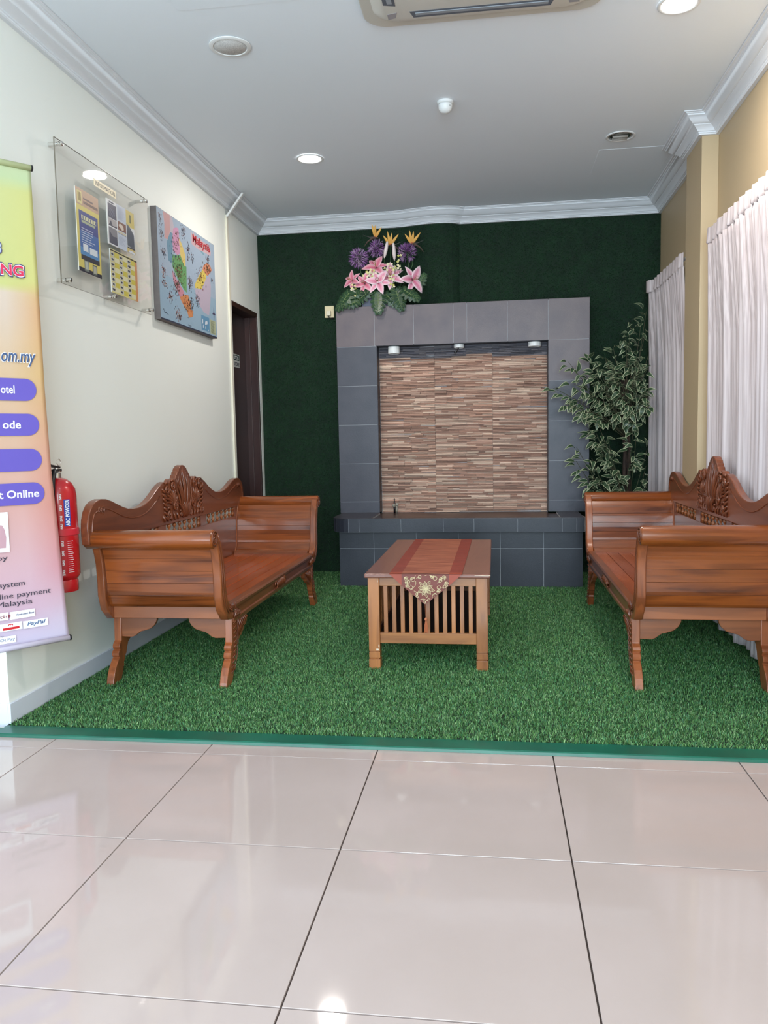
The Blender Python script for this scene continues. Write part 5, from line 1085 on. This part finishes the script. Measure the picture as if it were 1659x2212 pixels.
# branches: start height on the stems, tip offset in x, y, z from the stem base
tips = [(0.95, 0.10, -0.02, 1.90), (0.95, -0.02, -0.10, 1.76), (0.9, 0.20, -0.04, 1.80), (0.95, -0.16, -0.08, 1.62), (0.9, -0.30, -0.04, 1.66), (0.85, -0.42, -0.10, 1.60), (0.85, -0.52, -0.06, 1.42), (0.9, -0.38, -0.12, 1.44), (0.85, -0.44, -0.14, 1.30), (0.8, -0.30, -0.16, 1.24), (0.85, -0.24, -0.12, 1.50), (0.9, -0.10, -0.18, 1.50), (0.9, 0.04, -0.18, 1.60), (0.9, 0.14, -0.14, 1.62), (0.85, 0.19, -0.10, 1.42), (0.85, 0.22, -0.16, 1.34), (0.8, 0.10, -0.20, 1.38), (0.8, -0.04, -0.22, 1.32), (0.8, -0.16, -0.20, 1.30), (0.8, 0.02, -0.20, 1.18), (0.8, -0.30, -0.02, 1.18), (0.95, 0.06, 0.10, 1.66), (0.95, -0.14, 0.10, 1.50), (0.72, -0.22, -0.12, 1.08),
 (0.55, -0.36, -0.10, 1.00), (0.55, -0.26, -0.14, 0.92), (0.5, -0.30, -0.08, 0.80), (0.5, -0.20, -0.14, 0.78), (0.55, 0.20, -0.14, 0.98), (0.5, 0.22, -0.10, 0.86), (0.45, 0.14, -0.16, 0.80), (0.45, 0.20, -0.12, 0.72), (0.45, -0.08, -0.16, 0.84), (0.62, -0.14, -0.16, 1.02)]
tips = [(h, x, (y-0.04 if x < -0.18 else y), z) for h, x, y, z in tips]+[(h, x*0.8+0.02, (y-0.03 if x < -0.22 else y-0.03), z-0.07) for h, x, y, z in tips[3:24]]+[(0.95, 0.14, -0.05, 1.94), (0.9, 0.02, -0.05, 1.86), (0.9, -0.10, -0.05, 1.70), (0.5, -0.36, -0.12, 0.90), (0.45, -0.28, -0.12, 0.74)]
rl = random.Random(21); nleaf = 0; extra = G(); twigs = G(); extra_list = []
allleaf = []
for bi, (h0, tx, ty, tz) in enumerate(tips):
    zi = min(15, max(0, int((h0-0.05)/0.082))); p0 = stems[bi % 3][min(15, int((h0+ (0.25 if tz > 1.2 else -0.1)-0.23)/0.082))]
    tz -= 0.0135; tx = min(tx, 0.125) if ty+FYY < 3.62 else tx; p1 = Vector((tx, ty, tz)); mid = (p0+p1)/2+Vector((tx*0.15, ty*0.2, 0.10 if tz > 1.2 else 0.04))
    pts = [p0*(1-t_)**2+mid*2*t_*(1-t_)+p1*t_*t_ for t_ in [i/10 for i in range(11)]]
    twigs.tube(pts, [0.0045-0.0003*i for i in range(11)], 5)
    ln = (p1-p0).length; nl = int(7+ln*11)
    for k in range(nl):
        t_ = 0.30+0.70*k/(nl-1); f = t_*10; i0 = min(9, int(f)); p = pts[i0].lerp(pts[i0+1], f-i0); d = (pts[i0+1]-pts[i0]).normalized()
        side = Vector((rl.uniform(-1, 1), rl.uniform(-1, 0.6), rl.uniform(-0.9, 0.25))); dr = (d*0.7+side*0.9+Vector((0, -0.15, -0.35))).normalized()
        pp_ = p+dr*rl.uniform(0.004, 0.03); sc_ = rl.uniform(0.058, 0.086)
        up = Vector((rl.uniform(-0.5, 0.5), -0.6, 0.7)); yv = up.cross(dr)
        if yv.length < 0.05: yv = Vector((1, 0, 0))
        yv.normalize(); zv = dr.cross(yv)
        Mx = Matrix((dr, yv, zv)).transposed().to_4x4() @ Matrix.Scale(sc_, 4); Mx.translation = pp_
        end = Mx @ Vector((1, 0, 0))
        wx, wy, wz = end.x+FX, end.y+FYY, end.z+0.0135
        if wx > (1.49 if wy < 3.60 else 1.60) or wy > YB-0.03 or (wx < 1.13 and wy > 3.475): continue
        if pp_.x+FX < 1.13 and pp_.y+FYY > 3.475: continue
        allleaf.append((wy-0.0*wz, Mx))
allleaf.sort(key=lambda a: a[0])
leafs = allleaf
for k, (_, Mx) in enumerate(leafs):
    if k < 296:
        o = bpy.data.objects.new('leaf', LM[k % 5]); COL.objects.link(o); o.parent = e; o.matrix_local = Mx
    else:
        me_ = LM[k % 5]
        for p in me_.polygons: extra.face([Mx @ me_.vertices[v].co for v in p.vertices], p.material_index)
twigs.build('twigs', mottled('twig', s2l((60, 74, 46)), s2l((70, 58, 42)), 20, 0.7), e, smooth=True)
if extra.f: stuff(extra.build('inner_leaves', [LEAFG, LEAFC], e))

# ------------------------------------------------------------------ flower arrangement
AX, AY, AZ = -0.392, 3.36, 2.0365
e = empty('flower_arrangement', (AX, AY, AZ)); tag(e, 'artificial arrangement of pink lilies and purple blooms on top of the fountain', 'flowers')
def A(x, y, z): return Vector((x-AX, y-AY, z-AZ))
POTG = mat('grey_planter', s2l((128, 130, 148)), 0.4)
g = G(); g.prism([(-0.15, -0.055), (0.145, -0.055), (0.145, 0.055), (-0.15, 0.055)], 0.0, 0.085, 'z'); g.build('planter', POTG, e, bevel=0.006)
GREEN = mottled('monstera_green', s2l((42, 74, 46)), s2l((28, 54, 36)), 14, 0.35); VEIN = mat('pale_vein', s2l((120, 140, 90)), 0.5); STEMG = mat('stem_green', s2l((52, 84, 46)), 0.5)
def petal_strip(g_, p0, d, up, L_, W_, curl, cols, nseg=6, spread=1.0):
    d = d.normalized(); up = (up-d*up.dot(d)).normalized(); sd = d.cross(up)
    prev = None; ce, cm, cc_ = [s2l(c) for c in cols]
    def mixc(a, b, t): return tuple(a[i]+(b[i]-a[i])*t for i in range(3))
    for k in range(nseg+1):
        t_ = k/nseg; w = W_*math.sin(PI*min(1, 0.12+0.88*t_**0.85))**0.8*0.5 if k < nseg else 0.0
        c = p0+d*(L_*t_)*(1-0.15*t_*abs(curl))+up*(-curl*L_*t_*t_*0.7)
        row = [c-sd*w+up*0.18*w, c-sd*w*0.5, c-up*0.10*w, c+sd*w*0.5, c+sd*w+up*0.18*w]
        mid_ = mixc(cc_, cm, min(1, t_*1.4)); mid_ = mixc(mid_, ce, max(0, (t_-0.7)/0.3)); half_ = mixc(mid_, ce, 0.35)
        colr = [ce, half_, mid_, half_, ce]
        if prev:
            for j in range(4): g_.face([prev[j], prev[j+1], row[j+1], row[j]], 0, [pc_[j], pc_[j+1], colr[j+1], colr[j]])
        prev = row; pc_ = colr
PETAL = attr_mat('petal', 0.5)
def lily(x, y, z, size, tilt, roll, cols):
    c0 = A(x, y, z); ax = Vector((math.sin(tilt[0]), -math.cos(tilt[0])*math.cos(tilt[1]), math.sin(tilt[1]))).normalized()
    a = ax.orthogonal().normalized(); b = ax.cross(a); g = G()
    for k in range(6):
        w = roll+k*PI/3; d = (a*math.cos(w)+b*math.sin(w)); d2 = (d*1.0+ax*(0.75 if k % 2 else 0.55)).normalized()
        petal_strip(g, c0+d*size*0.04-ax*size*0.2, d2, ax, size*(1.0 if k % 2 else 0.95), size*(0.56 if k % 2 else 0.42), 0.75, cols)
    me = g.data('lily', PETAL, True); bm = bmesh.new(); bm.from_mesh(me); bmesh.ops.remove_doubles(bm, verts=bm.verts, dist=2e-5); bmesh.ops.recalc_face_normals(bm, faces=bm.faces); bm.to_mesh(me); bm.free()
    me.polygons.foreach_set('use_smooth', [True]*len(me.polygons)); o = link('lily', me, e); so = o.modifiers.new('t', 'SOLIDIFY'); so.thickness = 0.0008
    g = G()
    for k in range(6):
        w = k*PI/3+0.3; d = (a*math.cos(w)+b*math.sin(w)); p = c0+ax*size*0.42+d*size*0.12
        g.tube([c0-ax*size*0.1, c0+ax*size*0.2+d*size*0.05, p], 0.0010, 4, c=s2l((190, 170, 110))); g.tube([p-b*0.004, p+b*0.004], 0.0018, 5, c=s2l((120, 50, 30)))
    g.build('stamens', PETAL, o)
    g = G(); g.tube([c0-ax*size*0.18, c0-ax*size*0.4+Vector((0, 0.02, -0.03)), Vector((c0.x*0.4, 0, 0.084))], 0.003, 6); g.build('stalk', STEMG, o, smooth=True)
PK = ((236, 218, 224), (214, 132, 160), (200, 84, 124)); PK2 = ((232, 190, 200), (208, 112, 138), (196, 76, 108))
lily(-0.432, 3.27, 2.325, 0.100, (-0.1, 0.55), 0.3, PK2)
lily(-0.610, 3.26, 2.232, 0.078, (-0.5, 0.25), 0.9, PK2)
lily(-0.512, 3.235, 2.203, 0.085, (-0.2, 0.1), 0.5, PK2)
lily(-0.408, 3.215, 2.205, 0.098, (0.0, 0.2), 0.1, PK)
lily(-0.325, 3.25, 2.250, 0.108, (0.1, 0.35), 0.75, PK)
lily(-0.150, 3.25, 2.215, 0.108, (0.55, 0.05), 0.4, PK)
for (x, y, z, r0) in ((-0.556, 3.31, 2.392, 0.080), (-0.432, 3.34, 2.462, 0.070), (-0.207, 3.32, 2.418, 0.074)):
    g = G(); rr = random.Random(int(z*1000)); c0 = A(x, y, z)
    for k in range(90):
        d = Vector((rr.gauss(0, 1), rr.gauss(0, 1), rr.gauss(0, 1))).normalized(); p = c0+d*r0*0.55; L_ = r0*rr.uniform(0.35, 0.5); a = d.orthogonal().normalized(); b = d.cross(a)
        g.tube([c0+d*r0*0.1, p], 0.0006, 3, c=s2l((110, 100, 110)))
        cc = s2l(rr.choice([(150, 100, 166), (126, 70, 142), (176, 140, 188), (108, 58, 122), (190, 164, 190)]))
        for q in range(4):
            w = q*PI/2+k; dd = (d*0.9+(a*math.cos(w)+b*math.sin(w))*0.55).normalized(); sd = dd.cross(d).normalized()*0.0024
            g.face([p, p+dd*L_*0.5-sd, p+dd*L_*1.15, p+dd*L_*0.5+sd], 0, cc)
    al = g.build('allium_head', PETAL, e)
    g = G(); g.tube([c0, c0+Vector((0.01, 0, -0.1)), Vector((c0.x*0.5, 0, 0.084))], 0.003, 6, ); g.build('stalk', STEMG, al, smooth=True)
for (x, y, z, ang, n_) in ((-0.438, 3.34, 2.540, -0.35, 3), (-0.330, 3.34, 2.480, 0.1, 4), (-0.172, 3.34, 2.482, 0.35, 4)):
    c0 = A(x, y, z); g = G()
    offs = [-0.62, -0.18, 0.16, 0.70][:n_] if n_ == 4 else [0.0, -0.25, 0.60]
    for k, w in enumerate(offs):
        d = Vector((math.sin(w), -0.15, math.cos(w))); petal_strip(g, c0, d, Vector((0, -1, 0)), 0.102 if k % 2 else 0.090, 0.019, 0.1, ((214, 160, 70), (226, 176, 84), (206, 140, 50)))
    s_ = -1 if ang < 0 else 1
    g.tube([c0+Vector((-s_*0.02, 0, 0.0)), c0+Vector((s_*0.02, -0.006, -0.004)), c0+Vector((s_*0.06, -0.004, -0.03)), c0+Vector((s_*0.085, 0, -0.062))], [0.004, 0.008, 0.005, 0.001], 7, c=s2l((84, 64, 56)))
    g.tube([c0+Vector((0, 0, 0.004)), c0+Vector((s_*0.04, -0.008, 0.002)), c0+Vector((s_*0.09, -0.006, 0.022))], [0.004, 0.003, 0.0005], 5, c=s2l((70, 62, 60)))
    g.tube([c0+Vector((0, 0, -0.004)), c0+Vector((0, 0, 0.012))], 0.006, 7, c=s2l((196, 96, 50)))
    bo_ = g.build('bird_of_paradise', PETAL, e)
    g = G(); g.tube([c0, c0+Vector((0, 0.01, -0.15)), Vector((c0.x*0.5, 0.01, 0.084))], 0.0035, 6); g.build('stalk', STEMG, bo_, smooth=True)
for (x0, z0, x1, z1) in ((-0.368, 2.378, -0.343, 2.495), (-0.294, 2.358, -0.300, 2.482)):
    p0, p1 = A(x0, 3.28, z0), A(x1, 3.28, z1); g = G()
    g.tube([p0.lerp(p1, t_) for t_ in (0, 0.12, 0.4, 0.75, 0.95, 1)], [0.003, 0.008, 0.0135, 0.0115, 0.008, 0.003], 10, c=s2l((226, 214, 210)))
    for k in range(3): w = k*2.1; g.tube([p0.lerp(p1, t_)+Vector((math.cos(w), math.sin(w), 0))*r for t_, r in ((0.1, 0.007), (0.4, 0.0125), (0.8, 0.0105))], 0.0018, 5, c=s2l((206, 180, 184)))
    bd_ = g.build('lily_bud', PETAL, e, smooth=True); g = G(); g.tube([p0, p0+Vector((0, 0.01, -0.1)), Vector((p0.x*0.5, 0.01, 0.084))], 0.0025, 6); g.build('stalk', STEMG, bd_, smooth=True)
def monstera(x, y, z, size, ang, tilt):
    size *= 1.12
    c0 = A(x, y, z); g = G(); U = Vector((math.cos(ang), -0.15, math.sin(ang))).normalized(); Nn = Vector((tilt, -1, 0.45)).normalized(); Nn = (Nn-U*Nn.dot(U)).normalized(); Sd = U.cross(Nn)
    lobes = 6
    for s_ in (-1, 1):
        for k in range(lobes):
            t_ = k/(lobes-1); base = c0+U*size*(0.95*t_-0.35+0.1); w0 = 2.3-1.9*t_; d = U*math.cos(w0)+Sd*s_*math.sin(w0); L_ = size*(0.62-0.25*abs(t_-0.35)); wd = size*0.165
            q = Nn.cross(d).normalized(); tip = base+d*L_-Nn*L_*0.22
            g.face([base-q*wd*0.8, base+d*L_*0.45-q*wd*1.15+Nn*0.003, base+d*L_*0.88-q*wd*0.7-Nn*L_*0.12, tip, base+d*L_*0.88+q*wd*0.7-Nn*L_*0.12, base+d*L_*0.45+q*wd*1.15+Nn*0.003, base+q*wd*0.8], 0)
            g.tube([base+Nn*0.0016, base+d*L_*0.5+Nn*0.004, base+d*L_*0.8-Nn*L_*0.06], 0.0010, 4, m=1)
    g.tube([c0-U*size*0.35+Nn*0.002, c0+Nn*0.003, c0+U*size*0.72-Nn*0.004], 0.0018, 5, m=1)
    o = g.build('monstera_leaf', [GREEN, VEIN], e); g = G(); g.tube([c0-U*size*0.35, c0-U*size*0.5+Vector((0, 0.03, 0)), Vector((c0.x*0.5, 0, 0.080))], 0.003, 6); g.build('stalk', STEMG, o, smooth=True)
monstera(-0.645, 3.235, 2.105, 0.098, -2.2, -0.3); monstera(-0.590, 3.225, 2.062, 0.072, -2.9, -0.2); monstera(-0.525, 3.24, 2.105, 0.075, 0.6, 0.0); monstera(-0.408, 3.212, 2.080, 0.092, -1.57, 0.0)
monstera(-0.335, 3.235, 2.092, 0.080, -0.8, 0.2); monstera(-0.270, 3.225, 2.100, 0.095, -1.3, 0.1); monstera(-0.195, 3.225, 2.118, 0.085, -0.6, 0.2); monstera(-0.600, 3.25, 2.125, 0.075, 0.2, 0.0); monstera(-0.115, 3.28, 2.19, 0.065, 1.0, 0.1)
g = G(); rr = random.Random(4)
for (cx, cz, sx, sz, n_) in ((-0.46, 2.262, 0.075, 0.03, 34), (-0.30, 2.31, 0.05, 0.02, 14), (-0.255, 2.33, 0.015, 0.03, 9), (-0.31, 2.20, 0.02, 0.05, 12), (-0.59, 2.15, 0.015, 0.035, 10), (-0.40, 2.235, 0.08, 0.02, 14)):
    for k in range(n_):
        p = A(rr.gauss(cx, sx*0.6), 3.245+rr.uniform(-0.02, 0.03), rr.gauss(cz, sz*0.7)); cc = s2l(rr.choice([(226, 222, 160), (232, 226, 196), (206, 206, 110), (236, 228, 200)]))
        for q in range(4):
            w = q*PI/2+k; d = Vector((math.cos(w), -0.5, math.sin(w))); d.normalize(); sd = Vector((-math.sin(w), 0, math.cos(w)))*0.004
            g.face([p, p+d*0.006-sd, p+d*0.011, p+d*0.006+sd], 0, cc)
    for k in range(n_//2): p = A(rr.gauss(cx, sx*0.6), 3.25, rr.gauss(cz, sz*0.7)); g.tube([p, p+Vector((rr.uniform(-.01, .01), 0.02, -0.05))], 0.0009, 4, c=s2l((60, 84, 46)))
stuff(g.build('filler_blossoms', PETAL, e))
KS = 1.0445; e.location = (0.41335+(AX-0.41335)*KS, -2.60622+(AY+2.60622)*KS, 2.0795); e.scale = (KS, KS, KS)
